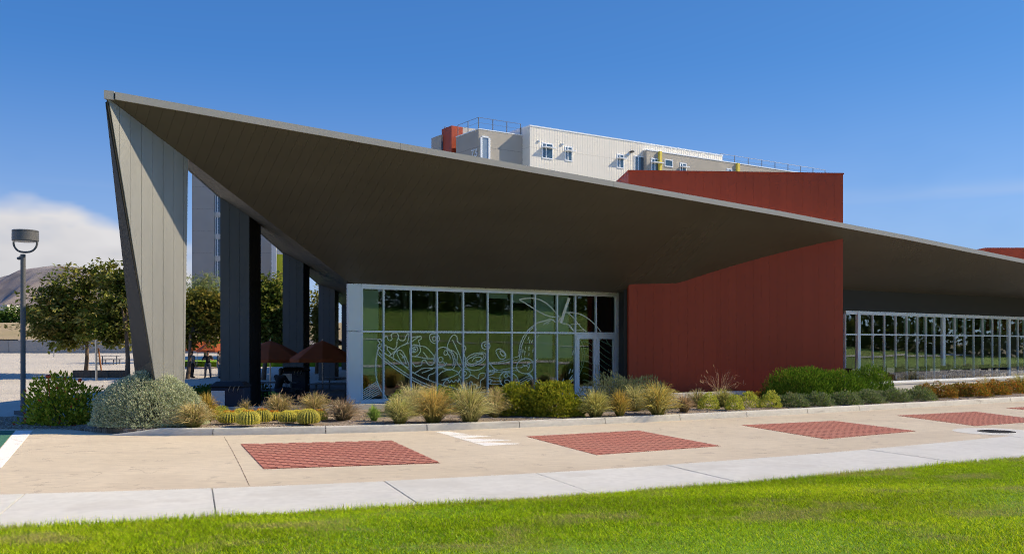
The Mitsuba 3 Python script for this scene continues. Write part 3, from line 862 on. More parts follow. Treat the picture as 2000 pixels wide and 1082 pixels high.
# radish and slices
sk(LEFT, [(404, 605), (420, 598), (455, 630), (480, 680), (490, 740), (465, 730), (430, 690), (408, 650)], closed=True)
sk(LEFT, [(420, 625), (440, 640), (462, 680), (472, 715)]); sk(LEFT, [(438, 665), (450, 650), (470, 660)])
sk(LEFT, [(500, 600), (515, 568), (545, 556), (580, 570), (590, 600), (575, 630), (540, 650), (508, 640)], closed=True)
sk(LEFT, [(515, 600), (530, 578), (560, 575), (565, 600), (545, 615), (522, 615)], closed=True)
sk(LEFT, [(528, 598), (538, 588), (550, 590), (545, 602), (532, 606)], closed=True)
sk(LEFT, [(580, 568), (630, 575), (670, 610), (695, 640), (705, 660)]); sk(LEFT, [(540, 650), (600, 660), (650, 668), (700, 665)])
sk(LEFT, [(610, 615), (630, 640), (650, 662)])
sk(LEFT, [(510, 720), (530, 710), (545, 730), (570, 728), (600, 715), (605, 685), (625, 680), (640, 700), (665, 720), (690, 715), (700, 690), (695, 672)])
sk(LEFT, [(665, 480), (690, 466), (725, 472), (742, 500), (735, 530), (705, 543), (675, 528), (664, 502)], closed=True)
sk(LEFT, [(688, 505), (700, 488), (715, 495), (712, 518), (698, 525)], closed=True)
# pepper
sk(LEFT, [(735, 590), (765, 575), (800, 580), (845, 615), (868, 660), (870, 710), (855, 748), (800, 752), (755, 735), (720, 700), (705, 660), (715, 620)], closed=True)
sk(LEFT, [(800, 590), (835, 620), (855, 670), (850, 730)])
sk(LEFT, [(780, 620), (788, 605), (805, 605), (808, 625), (795, 640), (782, 635)], closed=True); sk(LEFT, [(805, 625), (825, 645), (830, 670)])
sk(LEFT, [(735, 675), (750, 655), (770, 665), (765, 690), (745, 700)], closed=True); sk(LEFT, [(765, 690), (790, 720), (760, 735)]); sk(LEFT, [(790, 720), (805, 700)])
# leaf
sk(LEFT, [(830, 600), (808, 565), (820, 530), (840, 490), (862, 476), (885, 490), (890, 530), (915, 548), (940, 560), (958, 575), (945, 615), (950, 650), (960, 690), (945, 740)])
sk(LEFT, [(850, 515), (880, 580), (910, 650), (935, 740)]); sk(LEFT, [(830, 600), (870, 615), (890, 650), (885, 690), (915, 740), (930, 770)])
# cucumber half
sk(LEFT, [(955, 690), (975, 655), (1020, 630), (1080, 620), (1115, 625), (1118, 660), (1090, 695), (1040, 720), (985, 725)], closed=True)
sk(LEFT, [(970, 690), (1000, 660), (1060, 635), (1105, 640), (1095, 670), (1040, 702), (990, 710)], closed=True)
sk(LEFT, [(1010, 690), (1025, 665), (1060, 655), (1085, 662), (1060, 690), (1040, 682)]); sk(LEFT, [(955, 690), (965, 740), (1010, 762), (1070, 755), (1118, 720)])
sk(LEFT, [(1118, 535), (1095, 540), (1088, 565), (1105, 590), (1120, 592)])
# lower leaves
sk(LEFT, [(520, 785), (560, 775), (600, 750), (660, 745), (720, 740), (770, 728)]); sk(LEFT, [(600, 785), (640, 770), (690, 750)])
sk(LEFT, [(655, 840), (665, 800), (700, 785), (720, 760), (760, 740)]); sk(LEFT, [(725, 810), (760, 780), (810, 760), (870, 765), (905, 790)])
sk(LEFT, [(905, 775), (930, 755), (965, 755), (995, 790), (975, 820), (935, 830), (905, 805)], closed=True); sk(LEFT, [(925, 790), (945, 770), (965, 785), (950, 805), (930, 808)], closed=True)
sk(LEFT, [(780, 890), (790, 850), (815, 840), (825, 865), (840, 845), (860, 860), (880, 840), (895, 860), (900, 830), (912, 850), (915, 910)])
sk(LEFT, [(760, 845), (820, 825), (880, 800), (910, 775)])
sk(LEFT, [(975, 865), (975, 915), (990, 900), (995, 855), (1010, 860), (1015, 880), (1030, 875), (1045, 905), (1030, 915), (1015, 910)])
sk(LEFT, [(985, 820), (1030, 815), (1060, 830), (1065, 800), (1090, 785), (1115, 790), (1112, 820), (1080, 845), (1078, 885), (1050, 905)])
# waves at left
for k_ in range(7):
    sk(LEFT, [(118, 925 + 17 * k_), (160, 902 + 17 * k_), (205, 872 + 17 * k_ + 2), (236 + 4 * k_, 850 + 17 * k_)], .022)
# right half: slices
sk(RIGHT, [(45, 555), (60, 535), (90, 533), (112, 555), (105, 585), (75, 592), (50, 580)], closed=True); sk(RIGHT, [(68, 560), (78, 548), (92, 556), (85, 570)], closed=True)
sk(RIGHT, [(165, 600), (190, 588), (215, 600), (243, 640), (235, 662), (205, 672), (175, 640)], closed=True); sk(RIGHT, [(195, 605), (215, 612), (235, 640), (220, 645), (200, 625)], closed=True)
sk(RIGHT, [(100, 705), (120, 720), (150, 750), (180, 762)]); sk(RIGHT, [(80, 760), (110, 765), (150, 755)]); sk(RIGHT, [(150, 755), (140, 790), (110, 800), (95, 805)])
sk(RIGHT, [(200, 800), (215, 785), (260, 780), (310, 795), (342, 840), (335, 880), (290, 902), (245, 900), (205, 870)], closed=True)
sk(RIGHT, [(228, 805), (245, 790), (258, 805), (245, 822)], closed=True); sk(RIGHT, [(232, 850), (250, 840), (272, 855), (270, 870), (240, 868)], closed=True); sk(RIGHT, [(258, 805), (290, 830), (300, 870)])
sk(RIGHT, [(100, 835), (122, 840), (120, 862), (98, 868)])
# waves in the middle
for k_ in range(4):
    sk(RIGHT, [(105, 700 + 6 * k_ + 60 * (k_ > 1)), (180, 695 + 14 * k_ + 40 * (k_ > 1)), (270, 672 + 20 * k_ + 35 * (k_ > 1)), (352, 648 + 26 * k_ + 40 * (k_ > 1))], .018)
for k_ in range(3):
    sk(RIGHT, [(300, 905 - 22 * k_), (360, 880 - 18 * k_), (420, 850 - 18 * k_), (450, 828 - 10 * k_)], .018)
    sk(RIGHT, [(95, 815 + 28 * k_), (150, 822 + 26 * k_), (205, 826 + 24 * k_)], .018)
# orange
sk(RIGHT, [(470, 400), (430, 430), (385, 490), (358, 560), (350, 630), (362, 685)], .03); sk(RIGHT, [(465, 415), (425, 455), (392, 510), (370, 570), (366, 640), (378, 680)], .026)
sk(RIGHT, [(470, 400), (500, 378), (545, 365), (570, 358), (600, 348), (630, 358), (645, 372)], .034); sk(RIGHT, [(545, 398), (575, 372), (605, 360)], .03); sk(RIGHT, [(575, 390), (595, 375)], .03)
sk(RIGHT, [(705, 385), (750, 392), (780, 420), (800, 448)], .03); sk(RIGHT, [(755, 405), (790, 440)], .024)
sk(RIGHT, [(845, 515), (868, 560), (882, 630), (875, 700), (855, 760), (842, 795)], .03); sk(RIGHT, [(848, 560), (860, 610), (862, 680), (850, 740)], .024)
sk(RIGHT, [(485, 845), (530, 872), (590, 890), (660, 893), (720, 885), (770, 860), (795, 835)], .03); sk(RIGHT, [(720, 885), (760, 852), (790, 820)], .024)
for a in ([(420, 520), (430, 490)], [(432, 545), (440, 515)], [(450, 540), (460, 515)], [(400, 590), (405, 570)], [(380, 620), (382, 590)], [(395, 640), (398, 605)], [(428, 600), (432, 570)], [(428, 645), (432, 625)], [(460, 615), (465, 590)], [(395, 680), (395, 655)],
          [(500, 495), (512, 472)], [(485, 445), (495, 425)], [(785, 640), (790, 600)], [(755, 790), (770, 750)], [(780, 780), (788, 755)], [(695, 868), (715, 830)], [(760, 838), (785, 800)]):
    sk(RIGHT, a, .026)
sk(RIGHT, [(330, 740), (340, 700), (375, 675), (420, 668), (455, 685), (465, 720), (455, 765), (420, 788), (375, 785), (340, 765)], .028, True)
sk(RIGHT, [(358, 742), (400, 725), (440, 705), (505, 672)], .024); sk(RIGHT, [(375, 712), (400, 725), (430, 735)], .022); sk(RIGHT, [(430, 705), (428, 745), (415, 760)], .022)
sk(RIGHT, [(415, 792), (440, 800), (462, 835)], .045)
# stem and leaves
sk(RIGHT, [(757, 175), (735, 240), (715, 300), (700, 350), (690, 380)], .10); sk(RIGHT, [(668, 372), (690, 340), (700, 380)], .04)
sk(RIGHT, [(350, 188), (400, 180), (450, 177), (520, 190), (580, 225), (640, 285), (680, 335)], .032); sk(RIGHT, [(350, 188), (400, 218), (470, 262), (540, 302), (600, 325), (645, 330)], .032)
sk(RIGHT, [(730, 295), (790, 295), (860, 312), (920, 350), (970, 395), (1015, 450)], .032); sk(RIGHT, [(735, 290), (780, 325), (830, 385), (900, 448)], .028)
sk(RIGHT, [(755, 395), (800, 388), (850, 385)], .016); sk(RIGHT, [(815, 435), (850, 438), (890, 440)], .016)
# waves over the doors
for k_ in range(8):
    b = 528 + 52 * k_
    sk(RIGHT, [(868, b), (895, b + 4), (922, b + 16), (942, b + 30)], .02)
    sk(RIGHT, [(1003, b + 30), (1035, b + 58), (1065, b + 80), (1096, b + 98)], .02) if k_ < 7 else None
sk(RIGHT, [(1058, 515), (1080, 550), (1100, 570)], .03); sk(RIGHT, [(1003, 515), (1060, 545), (1095, 560)], .02)
dm = []
for pts, w, closed in strokes:
    q = spline(pts, 6, closed)
    dm.append(ribbon_strip([front(x, y_) for x, y_ in q], w))
dm = cat(dm); dm.apply_transform(GM)
part(W, 'line_drawing', dm, 'm_print', label='white line drawing of a salad bowl, leaves and a large orange')

# dark head wall above the front, side wall, room behind
part(D, 'flat_soffit', prism(Polygon([Gc[:2] + gu * .05, Kf[:2], Kg[:2], Kc[:2] + gu * 1.2]).buffer(0), 4.275, 4.30), 'm_soffit')
part(D, 'front_head', lbox(GM, -0.12, GLEN + 0.4, 0.01, 0.2, Zt, Zt + .25), 'm_band')
Sg = np.array([-0.0665, 1.0]); Sg /= np.linalg.norm(Sg)
SM = frame([Gc[0] - .08, Gc[1] + .16, 0], Sg)
part(D, 'side_wall', lbox(SM, 0, 34, -0.25, 0.0, Z_PATIO - .05, 4.3), 'm_band')
part(D, 'room_floor', prism(Polygon([Gc[:2] + gu * .1 - gn * .2, Kc[:2] - gn * .2, R0[:2] + [.2, .4], R1[:2] + [0, .4], R1[:2] + [-14, 20], [-6.5, 60]]), -0.1, 0.10), 'm_inside')
part(D, 'room_ceiling', prism(Polygon([Gc[:2] + gu * .1 - gn * .25, Kc[:2] - gn * .25, R0[:2] + [.2, .4], R1[:2] + [0, .4], R1[:2] + [-14, 20], [-6.5, 60]]), 4.2, 4.3), 'm_inside')
bwp = [(-6.3, 44.5), (-1.0, 47.5), (9.0, 52.0), (18.0, 58.5), (52.0, 84.0)]
for a, b in zip(bwp[:-1], bwp[1:]): part(D, 'room_wall', lbox(frame([*a, 0], np.subtract(b, a)), -.1, np.linalg.norm(np.subtract(b, a)) + .1, 0, .2, 0.1, 4.25), 'm_inside')

# red wall block that pierces the roof
dl, dr_ = 3.33 * 11.5625, 3.388 * 11.5625
RL, RR = np.array([(1228 - 1000) / F * dl, dl]), np.array([(1646.5 - 1000) / F * dr_, dr_])
RM = frame([*RL, 0], RR - RL); RLEN = np.linalg.norm(RR - RL)
zred = CAM_Z + (HZ - 338.5) / F * 0.5 * (dl + dr_)
RW = part(D, 'red_wall', cat([lbox(RM, 0.02, RLEN - .02, 0.03, 9.0, Z_PATIO - .05, zred - .03)]), 'm_red', label='tall red ribbed metal wall block rising through the roof')
npan = 26
for i in range(npan):
    a, b = RLEN * i / npan, RLEN * (i + 1) / npan
    part(RW, 'panel', lbox(RM, a + .002, b - .002, 0.0 - 0.003 * (i % 2), 0.029, Z_PATIO - .05, zred), 'm_red')
for i in range(18):
    part(RW, 'side_panel', lbox(RM, -0.008, 0.019, 0.035 + .5 * i, 0.035 + .5 * i + (.47 if i % 2 else .44), Z_PATIO - .05, zred), 'm_red')
    part(RW, 'end_panel', lbox(RM, RLEN - .019, RLEN + .006, 0.035 + .5 * i, 0.035 + .5 * i + .485, Z_PATIO - .05, zred), 'm_red')
part(RW, 'coping', cat([lbox(RM, -.03, RLEN + .03, -.03, .1, zred, zred + .06), lbox(RM, -.03, .1, .1, 9.02, zred, zred + .06), lbox(RM, RLEN - .1, RLEN + .03, .1, 9.02, zred, zred + .06)]), 'm_red')
part(D, 'recess_shade_sheet', lbox(RM, -.14, -.012, .3, 3.2, Z_PATIO, 4.45), 'm_dark')  # black sheet added over the red side, painting in the shade of the recess
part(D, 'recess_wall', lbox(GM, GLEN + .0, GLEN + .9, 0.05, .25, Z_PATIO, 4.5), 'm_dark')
# second red block behind the eave at the far right
q0, q1 = at(1925, 490, 62.0), at(2080, 465, 62.0)
part(D, 'far_red_wall', lbox(frame([q0[0], 62, 0], (q1 - q0)[:2]), 0, 12, 0, 6, 3, q0[2] + .2), 'm_red')

# right window wall with a dark band over it
RWM = frame([*R0[:2], 0], (R1 - R0)[:2]); ru = (R1 - R0)[:2] / np.linalg.norm((R1 - R0)[:2])


def rfront(px):
    r = (px - 1000) / F
    return (r * R0[1] - R0[0]) / (ru[0] - r * ru[1])


W2 = part(D, 'window_band', lbox(RWM, -.5, 40, 0.0, .15, -.1, .2), 'm_alu', label='long aluminium window band behind the glass railing')
part(D, 'band_wall', lbox(RWM, -.5, 42, 0.0, .25, 3.72, 4.9), 'm_band')
posts = [rfront(x) for x in (1676.5, 1842.5, 1970.5)]; posts += [posts[-1] + (posts[-1] - posts[-2])]
thin = [rfront(x) for x in (1651, 1705, 1727.5, 1749.5, 1771, 1792, 1808.5, 1825, 1865, 1884.5, 1902, 1919.5, 1938.5, 1953, 1988.5)]
thin += [thin[-1] + 0.85 * i for i in range(1, 6)]
allv = sorted([(x, 1) for x in posts] + [(x, 0) for x in thin])
for x, k_ in allv:
    w = .12 if k_ else .02
    part(W2, 'post' if k_ else 'mullion', lbox(RWM, x - w, x + w, -.06 if k_ else -.03, .1, .2, 3.72 if k_ else 3.55), 'm_alu')
for i, ((a, ka), (b, kb)) in enumerate(zip(allv[:-1], allv[1:])):
    wa, wb = (.12 if ka else .02), (.12 if kb else .02)
    part(W2, 'header', lbox(RWM, a + wa, b - wb, -.03, .1, 3.55, 3.72), 'm_alu')
    part(W2, 'transom', lbox(RWM, a + wa, b - wb, -.025, .08, 2.55, 2.62), 'm_alu')
    for z0, z1 in ((.2, 2.55), (2.62, 3.55)):
        q = pane_quad(a + .01, b - .01, .025, z0, z1, RWM)
        part(W2, 'pane', q, 'm_glass_band')
    if i >= 5 and i not in (9, 12): part(W2, 'blind', lbox(RWM, a + .06, a + (b - a) * .62, .2, .205, 2.6, 3.55), 'm_blind')

# ------------------------------------------------------------------ low walls, terrace wall, railing
def wall_run(px_pts, ztop, zbot, width, name, label, catg, cap=None):
    P = np.array([G(x, y_, ztop)[:2] for x, y_ in px_pts])
    key = thing(name, label, catg)
    ms = []
    for a, b in zip(P[:-1], P[1:]):
        L = np.linalg.norm(b - a); M = frame([*a, 0], b - a)
        n = max(1, round(L / 3.0))
        for i in range(n):
            part(key, 'section', lbox(M, L * i / n + .005, L * (i + 1) / n - .005, 0, width, zbot, ztop - (cap or 0)), 'm_kerb')
            if cap: part(key, 'capstone', lbox(M, L * i / n + .004, L * (i + 1) / n - .004, -.04, width + .03, ztop - cap, ztop), 'm_walk')
    return key, P


wall_run([(372, 797), (441, 795.5), (756, 789.5)], 0.16, -.3, .22, 'low_wall', 'low concrete edging wall behind the barrel cacti', 'low wall')
wall_run([(756.5, 789.5), (1000, 780.5), (1225, 773.5)], 0.10, -.3, .22, 'low_wall', 'low concrete edging wall under the window front behind the shrubs', 'low wall')
wall_run([(1226, 770.5), (1312, 768), (1500, 762), (1640, 758)], 0.2, -.3, .2, 'low_wall', 'low concrete edging wall at the foot of the red wall', 'low wall')
tw = np.array([17.0, 41.6]); tdir = np.array([9.25, 6.96]); tdir /= np.linalg.norm(tdir)
TM = frame([*tw, 0], tdir)
k = thing('terrace_wall', 'pale concrete terrace wall carrying the glass railing', 'terrace wall')
for i in range(-1, 6):
    part(k, 'section', lbox(TM, i * 3.6 + .005 if i >= 0 else -3.2, (i + 1) * 3.6 - .005, 0, .3, -.3, .36), 'm_walk')
    part(k, 'capstone', lbox(TM, i * 3.6 + .004 if i >= 0 else -3.2, (i + 1) * 3.6 - .004, -.03, .42, .36, .43), 'm_walk')
struct('terrace', lbox(TM, -3.0, 22, .3, 6.5, -.3, .12), 'm_plaza', label='concrete terrace between the railing and the window band')
k = thing('glass_railing', 'frameless clear glass railing along the terrace wall', 'railing')
part(k, 'shoe', lbox(TM, -2.6, 21, .12, .22, .43, .50), 'm_alu')
for i in range(-2, 14):
    q = lbox(TM, i * 1.5 + .01, i * 1.5 + 1.49, .165, .177, .5, 1.45)
    q = trimesh.Trimesh([[i * 1.5 + .01, .17, .5], [i * 1.5 + 1.49, .17, .5], [i * 1.5 + 1.49, .17, 1.45], [i * 1.5 + .01, .17, 1.45]], [[0, 1, 2], [0, 2, 3]], process=False); q.apply_transform(TM)
    part(k, 'pane', q, 'm_rail_glass')
for i, u in enumerate((1.2, 5.4, 9.6, 13.8)):
    k = thing('terrace_table', ['dark terrace table by the red wall behind the glass railing', 'dark terrace table second from the red wall behind the railing', 'dark terrace table third from the red wall behind the railing', 'dark terrace table farthest right behind the railing'][i], 'table')
    ctr = np.array([u, 2.6])
    part(k, 'table_top', lbox(TM, u - .45, u + .45, 2.15, 3.05, .82, .86), 'm_black')
    part(k, 'pedestal', lbox(TM, u - .05, u + .05, 2.55, 2.65, .15, .82), 'm_black')
    part(k, 'foot', lbox(TM, u - .3, u + .3, 2.3, 2.9, .12, .15), 'm_black')
    for s_, nm in ((-.85, 'left'), (.85, 'right')):
        c = thing('terrace_chair', f'dark terrace chair on the {nm} of ' + ['the terrace table by the red wall', 'the second terrace table from the red wall', 'the third terrace table from the red wall', 'the farthest right terrace table'][i], 'chair', 'chairs on the terrace')
        part(c, 'seat', lbox(TM, u + s_ - .22, u + s_ + .22, 2.38, 2.82, .55, .59), 'm_black')
        part(c, 'backrest', lbox(TM, u + s_ + (.2 if s_ > 0 else -.23), u + s_ + (.23 if s_ > 0 else -.2), 2.4, 2.8, .59, 1.0), 'm_black')
        for lx in (-.2, .17):
            for ly in (2.4, 2.77): part(c, 'leg', lbox(TM, u + s_ + lx, u + s_ + lx + .03, ly, ly + .03, .12, .55), 'm_steel')

# ------------------------------------------------------------------ residence blocks behind
BD = np.array([(3780 - 1000) / F, 1.0]); BD /= np.linalg.norm(BD)
bo = at(1035, 247, 92.5); BM = frame([bo[0], bo[1], 0], BD)
bn = np.array([BD[1], -BD[0]])


def bpx(px, off=0.0):                         # pixel -> distance along a plane parallel to the facade, off metres in front of it
    o = bo[:2] + bn * off; r = (px - 1000) / F
    return (r * o[1] - o[0]) / (BD[0] - r * BD[1])


def bz(px, py, off=0.0):
    o = bo[:2] + bn * off
    return CAM_Z + (HZ - py) / F * (o[1] + BD[1] * bpx(px, off))


B1 = thing('residence_hall', 'pale ribbed residence hall with roof railings seen above the dining hall roof', 'building')
ztop = bo[2]
part(B1, 'main_wall', lbox(BM, 0, bpx(1411), 0, 14, 0, ztop), 'm_white_panel')
part(B1, 'parapet_cap', lbox(BM, -.05, bpx(1411) + .05, -.06, 14, ztop, ztop + .12), 'm_alu')
part(B1, 'wing_wall', lbox(BM, bpx(1411), bpx(1622), 0.3, 14, 0, bz(1411, 318)), 'm_white_panel')
xb0, xb1 = bpx(1263, .5), bpx(1600, .5)
part(B1, 'bay_wall', lbox(BM, xb0, xb1, -.5, 0, 0, bz(1263, 294, .5)), 'm_gray_panel')
part(B1, 'bay_cap', lbox(BM, xb0 - .03, xb1, -.56, 0, bz(1263, 294, .5), bz(1263, 294, .5) + .1), 'm_alu')
for px in (1291, 1443): part(B1, 'yellow_fin', lbox(BM, bpx(px - 2.2, .8), bpx(px + 2.2, .8), -.8, -.5, 2, bz(1291, 296, .8)), 'm_yellow_fin')


def bwin(px0, px1, py0, py1, off=0.0, hood=True, sash=True):
    x0, x1 = bpx(px0, off), bpx(px1, off); z1, z0 = bz(px0, py0, off), bz(px0, py1, off)
    w = part(B1, 'window', cat([lbox(BM, x0 - .1, x0, -off - .06, -off + .05, z0 - .1, z1 + .1), lbox(BM, x1, x1 + .1, -off - .06, -off + .05, z0 - .1, z1 + .1),
                               lbox(BM, x0, x1, -off - .06, -off + .05, z1, z1 + .1), lbox(BM, x0, x1, -off - .08, -off + .05, z0 - .1, z0)]), 'm_alu')
    part(w, 'pane', lbox(BM, x0, x1, -off - .02, -off + .02, z0, z1), 'm_win')
    if sash:
        xm = x0 + (x1 - x0) * .36
        part(w, 'sash_bar', lbox(BM, xm - .05, xm + .05, -off - .045, -off - .02, z0, z1), 'm_alu')
    if hood: part(w, 'sunshade', lbox(BM, x0 - .15, x1 + .15, -off - .55, -off - .06, z1 - .42, z1 - .34), 'm_alu')


bwin(1060, 1078, 281, 308); bwin(1105, 1116, 288, 313); bwin(1206.5, 1217, 303, 327)
bwin(1240, 1257, 306, 334, hood=False); bwin(1273, 1288.5, 311, 338, .5); bwin(1299, 1312.5, 313, 324, .5, hood=False, sash=False); bwin(1329, 1339, 320, 338, .5); bwin(1420, 1428, 331, 345, .5)
for px, py in ((1051, 277), (1097, 283), (1224, 303)):
    part(B1, 'wall_vent', lbox(BM, bpx(px - 2), bpx(px + 2), -.12, 0, bz(px, py + 1.5), bz(px, py - 1.5)), 'm_steel')
lt = lbox(BM, bpx(1232) - .15, bpx(1232) + .15, -.4, 0, bz(1232, 299), bz(1232, 296)); part(B1, 'wall_lamp', lt, 'm_black')
# left wing set back by 1.3 m
xw1, xw0 = 0.0, bpx(935, -1.3)
zw = bz(935, 253, -1.3)
part(B1, 'corner_wall', lbox(BM, xw0, 0, 1.3, 5.6, 0, zw), 'm_gray_panel')
part(B1, 'corner_cap', lbox(BM, xw0 - .04, 0, 1.26, 5.6, zw, zw + .08), 'm_alu')
xa, xb = bpx(941, -1.3), bpx(953, -1.3)
w = part(B1, 'window', cat([lbox(BM, xa - .2, xa, 1.18, 1.32, 5, bz(941, 269, -1.3)), lbox(BM, xb, xb + .2, 1.18, 1.32, 5, bz(941, 269, -1.3)), lbox(BM, xa, xb, 1.18, 1.32, bz(941, 269, -1.3), bz(941, 269, -1.3) + .15)]), 'm_alu')
part(w, 'pane', lbox(BM, xa, xb, 1.26, 1.31, 5, bz(941, 269, -1.3)), 'm_win_pale')
tx = meshkit.text_mesh('73', 0.72, 0.05)
Mt = np.eye(4); side_u = np.array([-bn[0], -bn[1], 0]) * -1                   # the lettering stands on the left end wall, reading towards the front
Mt[:3, 0], Mt[:3, 1], Mt[:3, 2] = [bn[0], bn[1], 0], [0, 0, 1], [-BD[0], -BD[1], 0]
fr = bo[:2] + BD * xw0 - bn * 1.3
Mt[:3, 3] = [*(fr - bn * 1.35 - BD * .05), zw - 2.55]
tx.apply_transform(Mt); part(B1, 'house_number', tx, 'm_alu', label='raised number 73 on the end wall')
part(B1, 'red_stack', lbox(BM, bpx(882, -6.2), bpx(904, -6.2), 6.2, 8.2, 0, bz(893, 247.5, -6.2)), 'm_red')
part(B1, 'stair_wall', lbox(BM, bpx(861, -8), bpx(886, -8), 8.0, 10, 0, bz(870, 265, -8)), 'm_gray_panel')
part(B1, 'stair_glass', lbox(BM, bpx(862, -8), bpx(886, -8), 7.93, 8.0, 8, bz(872, 279, -8)), 'm_win')
part(B1, 'lift_housing', lbox(BM, bpx(904, -9), bpx(931, -9), 9.0, 12, zw - 3, bz(915, 250.5, -9)), 'm_walk')


def railing(x0, x1, y0, y1, z, n, parent=B1):
    pts = [(x0 + (x1 - x0) * i / n, y0 + (y1 - y0) * i / n) for i in range(n + 1)]
    k = part(parent, 'roof_railing', cat([tube([[*pts[0], z + 1.1], [*pts[-1], z + 1.1]], .022, 6), tube([[*pts[0], z + .6], [*pts[-1], z + .6]], .012, 5)]).apply_transform(BM), 'm_lamp')
    for a in pts: part(k, 'baluster', lbox(BM, a[0] - .03, a[0] + .03, a[1] - .03, a[1] + .03, z, z + 1.1), 'm_lamp')


railing(xw0 + .1, -.1, 1.5, 1.5, zw + .08, 3); railing(xw0 + .1, xw0 + .1, 1.5, 5.4, zw + .08, 2)
railing(bpx(1413), bpx(1618), .5, .5, bz(1411, 318), 8); railing(bpx(868, -9), bpx(882, -9), 9, 9, bz(870, 265, -8), 1)
part(B1, 'red_parapet', lbox(BM, bpx(1592, -4), bpx(1625, -4), 4, 6, bz(1411, 318) - 3, bz(1411, 318) + .35), 'm_red')

# grey tower at the left behind the columns
tY = 133.0
B2 = thing('residence_tower', 'grey panelled residence tower with a strip of blue windows behind the columns', 'building')
a0_, a1_ = at(375, 330, tY), at(538, 330, tY)
zt = a0_[2]
part(B2, 'main_wall', bx(a0_[0], at(418, 0, tY)[0], tY, tY + 14, -.5, zt), 'm_gray_panel')
part(B2, 'end_wall', bx(at(431, 0, tY)[0], a1_[0], tY, tY + 14, -.5, zt), 'm_gray_panel')
part(B2, 'spandrel_wall', bx(at(418, 0, tY)[0], at(431, 0, tY)[0], tY + .5, tY + 14, -.5, zt), 'm_win_pale')
fl = 43 * tY / F
for i in range(5):
    zc = CAM_Z + (HZ - 548) / F * tY + i * fl
    wx0, wx1 = at(418.5, 0, tY)[0], at(430.5, 0, tY)[0]
    part(B2, 'ledge', bx(wx0 - .05, wx1 + .05, tY + .2, tY + .52, zc - .35, zc + .35), 'm_walk')
    w = part(B2, 'window', cat([bx(wx0, wx0 + .1, tY + .34, tY + .49, zc + .35, zc + fl - .35), bx(wx0 + .30, wx0 + .42, tY + .34, tY + .49, zc + .35, zc + fl - .35)]), 'm_alu')
    part(w, 'pane', bx(wx0 + .1, wx1, tY + .42, tY + .49, zc + .35, zc + fl - .35), 'm_win')
B3 = thing('yellow_residence', 'lime yellow walled residence block with a white edge beyond the columns', 'building')
y0, y1 = at(532, 0, 131)[0], at(541, 0, 131)[0]
part(B3, 'white_edge', bx(y0, y1, 130.5, 133.4, -.5, 17), 'm_paint')
part(B3, 'upper_wall', bx(y1, y1 + 3.0, 131, 133.4, CAM_Z + (HZ - 497) / F * 131, 17), 'm_white_panel')
for i in range(9):
    z1 = CAM_Z + (HZ - 497) / F * 131 - i * 1.5
    part(B3, 'yellow_panel', bx(y1, y1 + 3.0, 131 - .01 * (i % 2), 133.4, max(z1 - 1.48, -.5), z1), 'm_yellow')

# ------------------------------------------------------------------ far left: retaining wall, bank, hills
k = thing('retaining_wall', 'long grey retaining wall across the back of the plaza', 'wall')
for i in range(16): part(k, 'section', bx(-125 + i * 6 + .02, -125 + (i + 1) * 6 - .02, 111, 111.5, .4, 2.55 - .0), 'm_gray_panel')
bk = []
for i, x in enumerate(np.linspace(-400, 60, 60)):
    for j, yv in enumerate(np.linspace(111.4, 330, 14)):
        bk.append([x, yv, 2.5 + 2.2 * min(1, (yv - 111.4) / 18) + 0.01 * (yv - 111) + .5 * meshkit.fbm(np.array([x * .05, yv * .05, 0.]), 3)])
bkf = [[i * 14 + j, (i + 1) * 14 + j, (i + 1) * 14 + j + 1, i * 14 + j + 1] for i in range(59) for j in range(13)]
struct('grass_bank', (np.array(bk), np.array(bkf)), 'm_bank', label='dry sloping bank above the retaining wall')
# hills: a ridge line that falls away to both sides, 2 km off
hx = np.linspace(-2100, -300, 220); hyv = np.linspace(1300, 2900, 90)
HX, HY = np.meshgrid(hx, hyv, indexing='ij')
rx = np.interp(HX / HY * F + 1000, [-400, -200, -60, 0, 40, 90, 130, 160, 200, 260, 330, 420, 520], [560, 590, 560, 541, 528, 521, 517, 519, 530, 552, 575, 605, 640])
ridge = (HZ - rx) / F * 2000
prof = np.exp(-((HY - 2000) / np.where(HY < 2000, 330, 500)) ** 2)
nz = meshkit.fbm(np.stack([HX * .004, HY * .004, HX * 0], -1), 5, 3) - .5
nz2 = np.abs(meshkit.fbm(np.stack([HX * .006, HY * .0022, HX * 0 + 4], -1), 4, 6) - .5)
nz3 = np.abs(meshkit.fbm(np.stack([HX * .014, HY * .008, HX * 0 + 8], -1), 4, 12) - .5)
HZ_ = prof * ridge * (1 + .0 * nz) + prof * (1 - prof) * (nz * 210 - nz2 * 420) + prof * (nz * 18 - nz3 * 34)
hv = np.stack([HX, HY, HZ_ - .4], -1).reshape(-1, 3)
idx = np.arange(220 * 90).reshape(220, 90)
hf = np.stack([idx[:-1, :-1], idx[1:, :-1], idx[1:, 1:], idx[:-1, 1:]], -1).reshape(-1, 4)
struct('hills', (hv, hf), 'm_hill_haze', smooth=True, label='bare brown hills on the left skyline, haze mixed into their colour')

